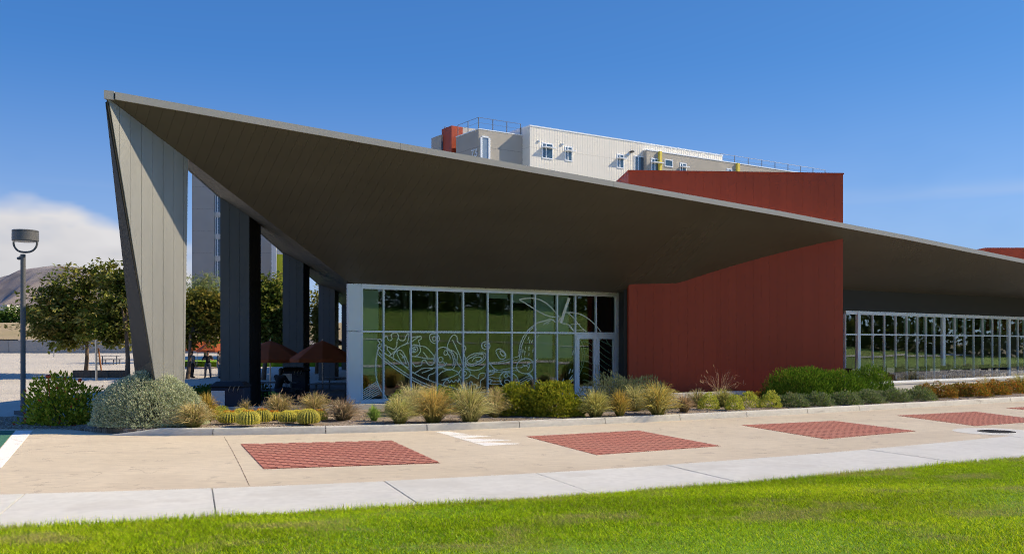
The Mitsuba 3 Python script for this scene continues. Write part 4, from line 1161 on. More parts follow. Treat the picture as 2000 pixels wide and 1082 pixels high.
# ------------------------------------------------------------------ plants
def leaf_mesh(P, Dv, L, Wd, col, fold=0.25, n2=None):
    n = len(P)
    Dv = Dv / (np.linalg.norm(Dv, axis=1, keepdims=True) + 1e-9)
    R = rng.normal(size=(n, 3)) if n2 is None else n2
    S = np.cross(Dv, R); S /= np.linalg.norm(S, axis=1, keepdims=True) + 1e-9
    N = np.cross(S, Dv)
    mid = P + Dv * (L * .5)[:, None]
    V = np.stack([P, mid + S * (Wd * .5)[:, None] + N * (L * fold * .3)[:, None], P + Dv * L[:, None], mid - S * (Wd * .5)[:, None] + N * (L * fold * .3)[:, None]], 1).reshape(-1, 3)
    b = np.arange(n)[:, None] * 4
    Fc = np.vstack([b + [0, 1, 2], b + [0, 2, 3]])
    C = np.repeat(col, 4, axis=0) if col.ndim == 2 else col.reshape(-1, 3)
    return trimesh.Trimesh(V, Fc, process=False), np.clip(C, 0, 1)


LEAF = 1.55


def pal(cols, n, jit=0.25):
    c = LEAF * np.array(cols)[rng.integers(len(cols), size=n)]
    return c * rng.uniform(1 - jit, 1 + jit, (n, 1)) * rng.uniform(.92, 1.08, (n, 3))


def join(ms):
    m = trimesh.util.concatenate([a for a, _ in ms]); return m, np.vstack([c for _, c in ms])


def dome(c, rx_, ry_, h, n, lump=0.25, freq=2.2, shell=0.25, seed=0, flat=1.0, low=-0.15):
    """points and outward directions through the outer shell of a lumpy dome standing on c"""
    d = rng.normal(size=(n * 2, 3)); d /= np.linalg.norm(d, axis=1, keepdims=True)
    d = d[d[:, 2] > low][:n]
    r = 1 - shell * rng.random(len(d)) ** 1.5
    lumpv = 1 + lump * (meshkit.fbm(d * freq + seed * 7.7, 3, seed) - .5) * 2
    P = d * np.array([rx_, ry_, h]) * (r * lumpv)[:, None]
    P[:, 2] = np.maximum(P[:, 2], .02)
    return P + c, d


def shrub(name, label, px, py, w, h, n, L, Wr, cols, catg='shrub', upw=0.6, lump=.25, shell=.3, depth=1.0, group=None, stems=True, freq=2.2, extra=None, jit=.25):
    c = bed_at(px, py)
    sc = c[1] / F
    c = c + [0, w * sc * .5 * depth * .7, 0]
    sd = int(px) % 97
    P, d = dome(c, w * sc / 2, w * sc / 2 * depth, h * sc, n, lump, freq, shell, sd)
    Dv = d + rng.normal(size=d.shape) * .45 + [0, 0, upw]
    Ls = L * rng.uniform(.7, 1.3, len(P))
    m = [leaf_mesh(P, Dv, Ls, Ls * Wr, pal(cols, len(P), jit))]
    if extra: m.append(extra(c, w * sc / 2, h * sc, sd))
    k = thing(name, label, catg, group)
    mm, cc = join(m)
    part(k, 'foliage', mm, 'm_leaf', color=cc)
    if stems:
        ts = []
        for i in range(7):
            a = rng.uniform(0, 2 * np.pi); e = np.array([math.cos(a) * w * sc * .3, math.sin(a) * w * sc * .3 * depth, h * sc * .75])
            ts.append(tube([c + [0, 0, -.05], c + e * [.35, .35, .5], c + e], [.016, .012, .006], 5))
        part(k, 'stem', cat(ts), 'm_bark')
    return k


def tuft(name, label, px, py, w, h, cols_base, cols_tip, n=420, plume=0, catg='ornamental grass', group=None, width=.019, stiff=.6):
    c = bed_at(px, py)
    sc = c[1] / F
    n = int(n * 1.5); R, Hh = w * sc * .62, h * sc * 1.14
    a = rng.uniform(0, 2 * np.pi, n); q = rng.random(n) ** .5
    base = c + np.c_[np.cos(a) * R * .22 * rng.random(n), np.sin(a) * R * .22 * rng.random(n), np.full(n, -.02)]
    reach = R * q * rng.uniform(.7, 1.15, n); hh_ = Hh * (1.05 - .80 * q ** 2.2) * rng.uniform(.7, 1.08, n)
    out = np.c_[np.cos(a), np.sin(a), np.zeros(n)]
    wd = width * rng.uniform(.7, 1.3, n)
    perp = np.c_[-np.sin(a), np.cos(a), np.zeros(n)] * .5 + rng.normal(size=(n, 3)) * .4
    perp /= np.linalg.norm(perp, axis=1, keepdims=True)
    ts = np.array([0, .4, .75, 1.0])
    pts = [base + out * (reach * t ** 1.35)[:, None] + np.c_[np.zeros(n), np.zeros(n), hh_ * ((1.3 + 2.0 * q) * t - (.3 + 2.0 * q) * t * t)] for t in ts]
    cb, ct = .9 * pal(cols_base, n, .4), 1.35 * pal(cols_tip, n, .4)
    V, C = [], []
    for i, t in enumerate(ts):
        ww = wd * (1 - t) ** .6 if i else wd
        V += [pts[i] - perp * (ww / 2)[:, None], pts[i] + perp * (ww / 2)[:, None]]
        cc = cb * (1 - t ** .8) + ct * t ** .8
        C += [cc, cc]
    V = np.stack(V, 1).reshape(-1, 3); C = np.stack(C, 1).reshape(-1, 3)
    b = np.arange(n)[:, None] * 8
    Fc = np.vstack([b + f for f in ([0, 1, 3], [0, 3, 2], [2, 3, 5], [2, 5, 4], [4, 5, 7], [4, 7, 6])])
    k = thing(name, label, catg, group)
    put(numbered(k + '__blades'), trimesh.Trimesh(V, Fc, process=False), 'm_leaf', color=np.clip(C, 0, 1))
    if plume:
        ii_ = rng.choice(n, plume, replace=False)
        pm = leaf_mesh(pts[3][ii_] - [0, 0, .02], out[ii_] * .5 + [0, 0, .9] + rng.normal(size=(plume, 3)) * .2, rng.uniform(.10, .2, plume), np.full(plume, .016), pal([(.50, .38, .26), (.42, .30, .2)], plume))
        part(k, 'plumes', pm[0], 'm_leaf', color=pm[1])
    return k


OLIVE, TAN, GOLD, GRN = [(.11, .12, .03), (.15, .14, .045), (.09, .11, .03)], [(.46, .36, .2), (.38, .31, .16), (.30, .27, .11)], [(.36, .25, .05), (.42, .30, .09), (.26, .21, .05)], [(.07, .14, .02), (.10, .19, .03)]
tuft('fountain_grass', 'tan clump of grass against the right side of the grey bush', 378, 833, 78, 46, OLIVE, TAN, 480)
tuft('fountain_grass', 'upright golden grass behind the tan clump beside the grey bush', 403, 824, 52, 52, OLIVE, GOLD, 400)
tuft('fountain_grass', 'small sparse tuft above the front cactus at the low wall', 478, 808, 34, 28, OLIVE, TAN, 130, 12)
tuft('fountain_grass', 'feathery grass clump behind the middle cacti', 545, 813, 66, 40, OLIVE, TAN, 420, 50)
tuft('fountain_grass', 'feathery grass clump behind the right end of the cacti', 614, 814, 74, 44, OLIVE, TAN, 420, 50)
tuft('fountain_grass', 'greyish drooping grass clump right of the cacti', 670, 821, 74, 40, [(.10, .09, .05), (.16, .13, .08)], [(.34, .27, .18), (.26, .2, .13), (.2, .16, .1)], 420, 25)
tuft('green_tuft', 'small bright green spiky tuft before the corner of the window front', 731, 822, 34, 30, GRN, [(.2, .3, .06), (.28, .33, .1)], 200, catg='plant')
tuft('fountain_grass', 'olive grass clump at the left end of the row under the drawing', 780, 826, 72, 50, OLIVE, [(.34, .34, .12), (.42, .38, .18)], 480)
tuft('fountain_grass', 'tall pale grass standing behind the olive clump', 806, 812, 84, 58, OLIVE, [(.44, .42, .2), (.5, .44, .26)], 460)
tuft('fountain_grass', 'golden orange grass clump second in the row under the drawing', 846, 825, 92, 66, OLIVE, [(.5, .34, .1), (.46, .36, .14), (.36, .29, .1)], 560)
tuft('fountain_grass', 'wide olive and tan grass clump third in the row under the drawing', 918, 824, 96, 68, OLIVE, [(.4, .37, .17), (.46, .4, .2), (.3, .3, .1)], 580)
tuft('fountain_grass', 'tan grass clump touching the dark leafy shrub', 966, 815, 56, 54, OLIVE, TAN, 380)
tuft('fountain_grass', 'yellow green grass clump right of the dark leafy shrub', 1163, 814, 70, 50, OLIVE, [(.42, .4, .14), (.34, .32, .1)], 420)
tuft('fountain_grass', 'narrow golden grass clump between two larger clumps at the right', 1211, 811, 50, 46, OLIVE, GOLD, 320)
tuft('fountain_grass', 'pale grass clump behind the narrow golden one', 1240, 803, 66, 48, OLIVE, [(.46, .42, .2), (.4, .37, .15)], 400)
tuft('fountain_grass', 'large golden grass clump before the left end of the red wall', 1285, 809, 84, 58, OLIVE, [(.46, .34, .08), (.42, .38, .16), (.3, .27, .08)], 580)
tuft('fountain_grass', 'low dry brown grass clump right of the large golden one', 1336, 805, 48, 34, [(.14, .1, .05)], [(.34, .25, .15), (.26, .2, .12)], 260)
tuft('fountain_grass', 'greenish grass clump at the wall behind the lemon cushions', 1362, 794, 50, 32, OLIVE, [(.3, .29, .12), (.36, .3, .18)], 260)
tuft('fountain_grass', 'olive grass clump between the lemon cushions', 1412, 795, 52, 34, OLIVE, [(.33, .33, .1), (.3, .28, .1)], 300)
tuft('plume_grass', 'thin pinkish plume grass rising before the red wall', 1405, 783, 90, 56, [(.2, .14, .08)], [(.48, .34, .24)], 34, 26, width=.012)
tuft('fountain_grass', 'thin dry grass above the orange ground cover', 1930, 766, 60, 30, OLIVE, TAN, 220, 12)
tuft('fountain_grass', 'pale grass clump at the right edge above the kerb', 1996, 762, 60, 30, OLIVE, [(.4, .36, .16), (.3, .3, .12)], 300)


def ballsprays(c, R, Hh, sd):                 # short upright shoots all over a dome
    n = 3600
    P, d = dome(c, R, R * .66, Hh, n, .12, 3, .06, sd)
    Q = np.repeat(P, 6, axis=0); Dd = np.repeat(d + [0, 0, .5] + rng.normal(size=d.shape) * .35, 6, axis=0)
    Dd /= np.linalg.norm(Dd, axis=1, keepdims=True)
    t = np.tile(np.arange(6) / 5, n)
    Q = Q + Dd * (t * .1)[:, None]
    return leaf_mesh(Q, Dd * .6 + rng.normal(size=Dd.shape) * .6, rng.uniform(.032, .052, len(Q)), rng.uniform(.012, .019, len(Q)), pal([(.42, .46, .31), (.48, .52, .37), (.34, .38, .24)], len(Q), .2) * (.65 + .5 * t[:, None]))


shrub('grey_bush', 'large round silvery green bush at the foot of the leaning pylon', 272, 834, 224, 100, 17000, .075, .4, [(.27, .30, .195), (.33, .36, .245)], 'bush', lump=.12, shell=.4, depth=.66, extra=ballsprays)
RO = [(.22, .27, .025), (.34, .36, .04), (.13, .17, .02), (.48, .43, .06), (.26, .29, .028)]


def roses(c, R, Hh, sd):
    P, d = dome(c, R * 1.02, R * 1.0, Hh * 1.02, 60, .5, 2.4, .1, sd)
    return leaf_mesh(P, d + [0, 0, .6], rng.uniform(.07, .12, len(P)), rng.uniform(.05, .08, len(P)), pal([(.42, .10, .03), (.36, .05, .03), (.5, .2, .05), (.3, .06, .03)], len(P)))


shrub('rose_bush', 'leafy green bush with red and orange tips beside the lamp post', 102, 833, 158, 92, 4200, .12, .55, RO, 'bush', lump=.5, shell=.6, depth=.65, extra=roses, freq=2.4)
rk = [k_ for k_ in labels if k_.startswith('rose_bush')][0]
rc = bed_at(90, 745 + 85)
part(rk, 'bloom', trimesh.util.concatenate([trimesh.creation.icosphere(subdivisions=1, radius=.06).apply_scale([1.3, 1, .8]).apply_translation(at(94, 735, 25.2)), trimesh.creation.icosphere(subdivisions=1, radius=.05).apply_translation(at(156, 742, 25.2)), tube([at(94, 737, 25.2), at(97, 775, 25.3)], .008, 5)]), 'm_red', label='dark red bloom above the bush')
DK = [(.18, .20, .018), (.12, .15, .014), (.28, .28, .03), (.21, .22, .022)]
shrub('leafy_shrub', 'dense yellow green leafy shrub left of the double door, the rounder right one', 1082, 814, 122, 66, 7000, .085, .6, DK, lump=.35, shell=.5, freq=2.8)
shrub('leafy_shrub', 'dense dark green leafy shrub behind the tan grass under the drawing', 1010, 812, 112, 58, 5500, .085, .6, DK, lump=.4, shell=.5, freq=2.8)
shrub('leafy_shrub', 'low green shrub peeking over the grass row under the drawing', 880, 806, 130, 44, 2600, .08, .6, [(.12, .17, .02), (.16, .2, .03)], lump=.5, shell=.5)
shrub('leafy_shrub', 'low green shrub behind the left end of the grass row', 790, 808, 80, 42, 1800, .08, .6, [(.13, .18, .02), (.2, .23, .04)], lump=.5, shell=.5)
shrub('rosemary', 'grey green needle leaved shrub before the recess of the red wall', 1225, 802, 186, 66, 8500, .11, .16, [(.12, .15, .085), (.17, .19, .12), (.09, .12, .06)], lump=.4, shell=.45, upw=1.3, depth=.6)
for px, py, w, h, l in ((1387, 800, 40, 30, 'lemon yellow cushion plant, leftmost of the group before the red wall'), (1438, 801, 34, 28, 'small lemon yellow cushion plant between two larger cushions'), (1467, 797, 44, 30, 'lemon yellow cushion plant behind the small one'), (1509, 797, 40, 30, 'lemon yellow cushion plant beside the grey ground cover'), (424, 820, 44, 24, 'yellow green cushion plant left of the barrel cacti')):
    shrub('cushion_plant', l, px, py, w, h, 1100, .07, .4, [(.42, .42, .08), (.34, .36, .06), (.26, .3, .06)], 'plant', lump=.2, shell=.3, stems=False, upw=.8)
GB = [(.075, .15, .012), (.11, .19, .016), (.055, .115, .012), (.17, .24, .03)]
shrub('green_shrub', 'tall bright green fine leaved shrub before the right end of the red wall', 1575, 784, 160, 62, 9000, .13, .2, GB, upw=1.4, lump=.3, shell=.5, depth=.6)
shrub('green_shrub', 'bright green fine leaved shrub joining the taller one, in the middle', 1645, 784, 150, 58, 7500, .13, .2, GB, upw=1.4, lump=.3, shell=.5, depth=.6)
shrub('green_shrub', 'bright green fine leaved shrub covering the end of the terrace wall', 1708, 781, 100, 60, 5500, .13, .2, GB, upw=1.4, lump=.25, shell=.5, depth=.6)


def cover(label, pxs, cols, n, L, Wr, hpx, catg='ground cover', upw=.8):
    k = thing('ground_cover', label, catg)
    ms = []
    for (px, py, w) in pxs:
        c = bed_at(px, py); sc = c[1] / F
        P, d = dome(c + [0, .3, 0], w * sc / 2, w * sc / 2 * .5, hpx * sc, n, .4, 2.6, .45, int(px) % 50)
        Ls = L * rng.uniform(.7, 1.3, len(P))
        ms.append(leaf_mesh(P, d + rng.normal(size=d.shape) * .5 + [0, 0, upw], Ls, Ls * Wr, pal(cols, len(P))))
    m, c = join(ms)
    part(k, 'foliage', m, 'm_leaf', color=c)


GC = [(.16, .19, .10), (.11, .15, .06), (.21, .23, .14), (.14, .2, .05)]
cover('low grey green ground cover along the kerb before the green shrubs', [(1550, 796, 70), (1600, 794, 70), (1655, 792, 70), (1700, 789, 70), (1750, 786, 76), (1800, 783, 70)], GC, 2200, .085, .35, 24)
cover('yellow and orange ground cover strip at the foot of the red wall', [(1490, 782, 50), (1530, 779, 60), (1575, 779, 50)], [(.36, .26, .04), (.3, .26, .05), (.4, .2, .04)], 1100, .07, .45, 14)
OR = [(.27, .13, .03), (.2, .15, .03), (.33, .16, .03), (.14, .15, .03), (.24, .19, .04)]
cover('rust orange ground cover before the terrace wall, left patch', [(1812, 778, 50), (1848, 778, 62), (1880, 776, 50)], OR, 1900, .08, .5, 26)
cover('rust orange ground cover at the right end of the kerb', [(1912, 775, 64), (1950, 772, 64), (1985, 769, 64), (2030, 766, 60)], [(.4, .19, .04), (.3, .15, .03), (.22, .18, .03), (.16, .17, .03)], 1900, .08, .5, 26)

# barrel cacti
def cactus(label, px, py, w, h, flowers):
    c = bed_at(px, py); sc = c[1] / F
    R, Hh = w * sc / 2, h * sc
    ths = np.linspace(-.62, 1.5, 26)
    n, ribs_ = 132, 22
    prof = [(R * math.cos(t) ** .9 * (1 if t < 1.2 else 1 - .1 * (t - 1.2)), Hh * .45 + Hh * .55 * math.sin(t)) for t in ths] + [(R * .02, Hh * .97)]
    m = lathe(prof, n, ribs_, .085)
    ang = np.tile(np.arange(n) * 2 * np.pi / n, len(prof)); rid = .5 + .5 * np.cos(ribs_ * ang)
    C = np.array([.13, .165, .03]) * (1 - rid[:, None] ** 2) + np.array([.50, .45, .07]) * (rid[:, None] ** 2)
    m.apply_translation(c)
    if m.volume < 0: m.invert()
    k = thing('barrel_cactus', label, 'cactus', 'golden barrel cacti before the low wall')
    part(k, 'body', m, 'm_vc', smooth=True, color=np.clip(C * rng.uniform(.9, 1.1), 0, 1))
    P, Dv = [], []
    for i in range(ribs_):
        a = 2 * np.pi * i / ribs_
        for t in np.linspace(-.45, 1.35, 13):
            r, z = R * math.cos(t) ** .9 * 1.085, Hh * .45 + Hh * .55 * math.sin(t)
            for _ in range(5):
                P.append([r * math.cos(a), r * math.sin(a), z]); Dv.append(np.array([math.cos(a) * math.cos(t), math.sin(a) * math.cos(t), math.sin(t)]) + rng.normal(size=3) * .55)
    P, Dv = np.array(P) + c, np.array(Dv)
    s_, sc_ = leaf_mesh(P, Dv, rng.uniform(.03, .055, len(P)), np.full(len(P), .006), pal([(.62, .56, .12), (.55, .47, .1)], len(P)))
    part(k, 'spines', s_, 'm_leaf', color=sc_)
    if flowers:
        nf = 50; a = rng.uniform(0, 2 * np.pi, nf); r = R * rng.uniform(.25, .5, nf)
        Pf = np.c_[np.cos(a) * r, np.sin(a) * r, np.full(nf, Hh * .93)] + c
        f_, fc_ = leaf_mesh(Pf, np.c_[np.cos(a) * .4, np.sin(a) * .4, np.ones(nf)], rng.uniform(.05, .08, nf), np.full(nf, .03), pal([(.42, .12, .02), (.36, .17, .03), (.45, .2, .04)], nf))
        part(k, 'flowers', f_, 'm_leaf', color=fc_)


cactus('barrel cactus with orange crown at the left end of the row', 447, 828, 37, 24, True)
cactus('barrel cactus half hidden behind the left side of the big front one', 471, 821, 30, 22, False)
cactus('big front barrel cactus with an orange crown', 485, 832, 41, 30, True)
cactus('barrel cactus right behind the big front one with orange crown', 512, 827, 33, 27, True)
cactus('flat barrel cactus with orange crown in the middle of the row', 535, 821, 29, 17, True)
cactus('plain yellow barrel cactus without crown in the middle of the row', 563, 827, 34, 24, False)
cactus('small barrel cactus behind, between the plain one and the big right one', 580, 820, 26, 18, False)
cactus('big barrel cactus leading the right end of the row', 602, 830, 40, 30, False)
cactus('small barrel cactus with orange crown at the right end of the row', 625, 822, 26, 20, True)


# trees
def tree(name, label, px, py_base, top_px, crown, n_leaf, L, cols, catg='tree', Wr=.6, trunk_r=.11, droop=.3, limbs=True, shell=.9):
    """crown: blobs (px, py, half width px, half height px, depth m) at the trunk's distance"""
    b = GP(px, py_base) if py_base > 690 else at(px, py_base, 140.0)
    Y = b[1]; sc = Y / F
    k = thing(name, label, catg)
    cents = [(at(x, y_, Y + dz), rx_ * sc, rz_ * sc) for x, y_, rx_, rz_, dz in crown]
    top_ = at(top_px[0], top_px[1], Y)
    ts = [tube([b + [0, 0, -.1], b * .6 + top_ * .4 + [.06, 0, 0], top_], [trunk_r, trunk_r * .8, trunk_r * .6], 8)]
    ms = []
    tot = sum(rx_ * rx_ for _, rx_, _ in cents)
    for c, rx_, rz_ in cents:
        if limbs:
            ts.append(tube([top_, (top_ + c) / 2 + [0, 0, -.1 * rz_], c + [0, 0, .2 * rz_]], [trunk_r * .5, trunk_r * .3, trunk_r * .12], 6))
        n = int(n_leaf * rx_ * rx_ / tot)
        nc = max(5, n // 16)
        d = rng.normal(size=(nc, 3)); d /= np.linalg.norm(d, axis=1, keepdims=True)
        r = rng.random(nc) ** (.5 * shell)
        cc = c + d * r[:, None] * np.array([rx_, rx_ * .85, rz_])
        q = np.repeat(cc, 16, axis=0); dd = np.repeat(d * [1, 1, .18] + [0, 0, .12], 16, axis=0)
        tt = rng.uniform(-1, 1, len(q))
        P = q + dd * (tt * L * 3.4)[:, None] + rng.normal(size=q.shape) * L * [.6, .6, .26]
        Dv = dd + rng.normal(size=q.shape) * .55 + [0, 0, -droop]
        Ls = L * rng.uniform(.7, 1.3, len(P))
        up_ = rng.normal(size=(len(P), 3)) * .35 + [0, 0, 1]
        cl = np.repeat(pal(cols, nc, .25), 16, axis=0) * rng.uniform(.8, 1.2, (len(P), 1))
        ms.append(leaf_mesh(P, Dv, Ls, Ls * Wr, cl, n2=up_))
    part(k, 'trunk', cat(ts), 'm_bark', smooth=True)
    m, c = join(ms)
    part(k, 'crown', m, 'm_leaf', color=c)
    return k


BRO = [(.10, .125, .022), (.17, .18, .035), (.27, .25, .08), (.075, .095, .02), (.2, .17, .05)]
tree('broadleaf_tree', 'broad leaved tree with bronze green leaves left of the pylon, the nearer left one', 167, 732, (170, 655), [(120, 590, 56, 36, 0), (172, 560, 56, 42, 0), (140, 665, 40, 18, 0), (100, 640, 44, 22, 0), (75, 640, 22, 16, 0), (90, 615, 34, 26, .5), (150, 625, 66, 36, -.5), (190, 600, 50, 44, .5), (135, 648, 46, 22, 0), (205, 540, 30, 26, 0), (115, 560, 30, 18, .3), (178, 523, 16, 12, 0)], 9500, .33, BRO, trunk_r=.17)
tree('broadleaf_tree', 'dark broad leaved tree partly hidden by the pylon at its left', 249, 738, (246, 640), [(232, 590, 42, 52, 1), (215, 625, 42, 40, 1), (250, 560, 40, 44, 1), (240, 640, 36, 30, 1), (215, 660, 34, 22, 1), (228, 545, 26, 28, 1)], 7000, .31, BRO[:4], trunk_r=.19)
tree('broadleaf_tree', 'broad leaved tree between the pylon and the first column', 366, 740, (372, 650), [(380, 610, 40, 44, 1), (410, 640, 36, 40, 1), (365, 645, 36, 34, 1), (405, 595, 30, 30, 1), (430, 610, 30, 44, 1)], 8000, .28, [(.10, .11, .02), (.15, .15, .03), (.2, .17, .04), (.08, .1, .02)], trunk_r=.15)
tree('pale_tree', 'pale feathery tree rising behind the broad leaved one right of the pylon', 402, 708, (400, 600), [(395, 570, 34, 34, 0), (380, 590, 28, 34, 0), (415, 585, 26, 36, 0), (398, 548, 20, 18, 0)], 4200, .34, [(.20, .24, .10), (.26, .28, .13), (.16, .2, .07)], Wr=.18, droop=.8, trunk_r=.2)
tree('broadleaf_tree', 'broad leaved tree seen between the first and second columns', 514, 742, (520, 650), [(520, 610, 34, 44, 0), (540, 640, 30, 40, 0), (510, 580, 24, 30, 0), (530, 565, 26, 26, 0), (508, 650, 26, 30, 0), (548, 600, 26, 40, 0)], 8000, .28, [(.09, .12, .02), (.13, .16, .03), (.19, .19, .05), (.07, .1, .02)], trunk_r=.17)
tree('broadleaf_tree', 'yellowish tree seen in the slit between the second and third columns', 618, 730, (618, 655), [(618, 610, 16, 50, 0), (622, 650, 16, 36, 0)], 2200, .26, [(.2, .19, .05), (.16, .16, .04)], trunk_r=.14)
tree('street_tree', 'round green tree on the bank at the left edge of the photo', 12, 655, (12, 632), [(12, 618, 28, 20, 0), (-15, 622, 24, 20, 0), (30, 622, 16, 14, 0)], 2400, .42, [(.07, .13, .025), (.1, .16, .03)], trunk_r=.2)
tree('street_tree', 'round green tree on the bank just right of the lamp post', 62, 655, (62, 630), [(62, 615, 22, 16, 0), (48, 620, 18, 16, 0), (80, 622, 16, 14, 0)], 2200, .42, [(.07, .13, .025), (.1, .16, .03)], trunk_r=.2)
tree('street_tree', 'green tree on the bank behind the broad leaved tree left of the pylon', 112, 655, (112, 630), [(112, 618, 26, 18, 0), (95, 625, 18, 14, 0), (135, 622, 22, 16, 0)], 2600, .42, [(.07, .13, .025), (.1, .16, .03)], trunk_r=.2)
tree('street_tree', 'green tree on the bank close to the pylon, mostly hidden by leaves', 200, 655, (200, 630), [(200, 618, 30, 18, 0), (175, 625, 22, 14, 0), (228, 620, 22, 18, 0)], 2600, .42, [(.07, .13, .025), (.1, .16, .03)], trunk_r=.2)
for i, (px, w) in enumerate(((-20, 60), (60, 70), (150, 90), (250, 90))):
    c = at(px, 659 - 2 * (i % 2), 128.0); P, d = dome(c, w * 128 / F / 2, 2.0, 1.3, 900, .4, 2.4, .5, i)
    m, cc = leaf_mesh(P, d + [0, 0, .4], rng.uniform(.3, .5, len(P)), rng.uniform(.2, .3, len(P)), pal([(.10, .13, .03), (.15, .16, .05)], len(P)))
    k = thing('bank_hedge', ['low hedge on the bank at the left edge of the photo', 'low hedge on the bank behind the lamp post', 'low hedge on the bank behind the broad leaved tree', 'low hedge on the bank behind the pylon'][i], 'hedge'); part(k, 'foliage', m, 'm_leaf', color=cc)
# lawn strip and shaded hedge by the first column
struct('shaded_lawn', bx(-14, -10.7, 33, 47, Z_PATIO - .05, Z_PATIO + .03), 'm_lawn', label='strip of lawn in the shade of the roof beside the columns')
struct('patio_shade_floor', prism(Polygon([(-10.6, 34.2), (-5.95, 34.2), (-7.9, 68), (-12.6, 68)]), Z_PATIO - .05, Z_PATIO + .012), 'm_patio_shade', label='dark floor added to the covered patio between the columns and the hall to cut bounced light')  # added dark sheet that keeps the covered patio dim
struct('far_lawn', bx(-30, 2, 78, 92, plaza_z(84) - .6, plaza_z(92) + .05), 'm_lawn', label='sunlit strip of lawn beyond the plaza walk')
P = np.c_[rng.uniform(-12.8, -10.4, 9000), rng.uniform(33.2, 41, 9000), rng.uniform(Z_PATIO, .42, 9000)]
m, cc = leaf_mesh(P, rng.normal(size=P.shape) + [0, -.3, .5], rng.uniform(.07, .12, len(P)), rng.uniform(.05, .07, len(P)), pal([(.05, .09, .015), (.07, .11, .02)], len(P)))
k = thing('clipped_hedge', 'dark clipped hedge in the shade between the pylon and the first column', 'hedge'); part(k, 'foliage', m, 'm_leaf', color=cc)

# trees on the rise behind the viewer: they only show as reflections in the glass
ms = []
LEw = resample(LEx, 1.0)
for i in range(100):
    p = LEw[int(i * (len(LEw) - 1) / 99)] + N0 * (98 + 18 * rng.random())
    c = np.r_[p, lawn_z(98) + 2.6]
    P, d = dome(c - [0, 0, 3], rng.uniform(4.5, 7.5), 5, rng.uniform(6, 11), 420, .5, 2.2, .6, i)
    ms.append(leaf_mesh(P, d + [0, 0, -.2], rng.uniform(.7, 1.1, len(P)), rng.uniform(.5, .8, len(P)), pal([(.05, .08, .015), (.07, .1, .02)], len(P))))
for i in range(34):
    t = i / 33
    c = np.array([165 - 62 * t + rng.uniform(-6, 6), -30 + 190 * t, -1.0])
    P, d = dome(c, rng.uniform(5, 8), 6, rng.uniform(10, 15), 900, .5, 2.2, .6, i)
    ms.append(leaf_mesh(P, d + [0, 0, -.2], rng.uniform(.9, 1.4, len(P)), rng.uniform(.7, 1.0, len(P)), pal([(.05, .08, .015), (.07, .1, .02)], len(P))))
m, cc = join(ms)
put('distant_wood', m, 'm_leaf', color=cc); labels['distant_wood'] = {'kind': 'stuff', 'label': 'far belt of trees on the rise opposite, mirrored dark in the windows', 'category': 'trees'}
# ------------------------------------------------------------------ street and patio furniture
lb = G(45, 803, -.12); Yl = lb[1]; sc = Yl / F
k = thing('lamp_post', 'grey lamp post with a drum head on a U shaped yoke at the left edge', 'lamp post')
hc = at(49.5, 462, Yl)
part(k, 'pole', tube([lb, [lb[0], lb[1], at(0, 497, Yl)[2]]], .082, 16), 'm_lamp', smooth=40)
part(k, 'base_plate', bx(lb[0] - .2, lb[0] + .2, lb[1] - .2, lb[1] + .2, lb[2] - .1, lb[2] + .03), 'm_lamp')
ya = [[hc[0] - .39, Yl, hc[2] - .18], [hc[0] - .37, Yl, hc[2] - .33], [hc[0] - .24, Yl, hc[2] - .48], [hc[0], Yl, hc[2] - .53], [hc[0] + .24, Yl, hc[2] - .48], [hc[0] + .37, Yl, hc[2] - .33], [hc[0] + .39, Yl, hc[2] - .18]]
part(k, 'yoke', tube(spline(ya, 4), .035, 8), 'm_lamp', smooth=40)
dr_pts = [(.001, -.17), (.39, -.17), (.41, -.15), (.41, .12), (.395, .135), (.41, .15), (.41, .185), (.39, .2), (.001, .21)]
hd_ = lathe(dr_pts, 40); hd_.apply_translation(hc)
part(k, 'lamp_head', hd_, 'm_lamp', smooth=35)
lens = lathe([(.001, -.178), (.36, -.178), (.37, -.168)], 32); lens.apply_translation(hc); part(k, 'lens', lens, 'm_lamp_glass')
sb = trimesh.creation.icosphere(subdivisions=2, radius=.075); sb.apply_scale([1, 1, .7]); sb.apply_translation([lb[0] - .13, Yl, at(0, 505, Yl)[2]])
part(k, 'sensor', sb, 'm_lamp', smooth=True)
part(k, 'sensor_arm', tube([[lb[0], Yl, at(0, 501, Yl)[2]], [lb[0] - .12, Yl, at(0, 501, Yl)[2]]], .02, 6), 'm_lamp')


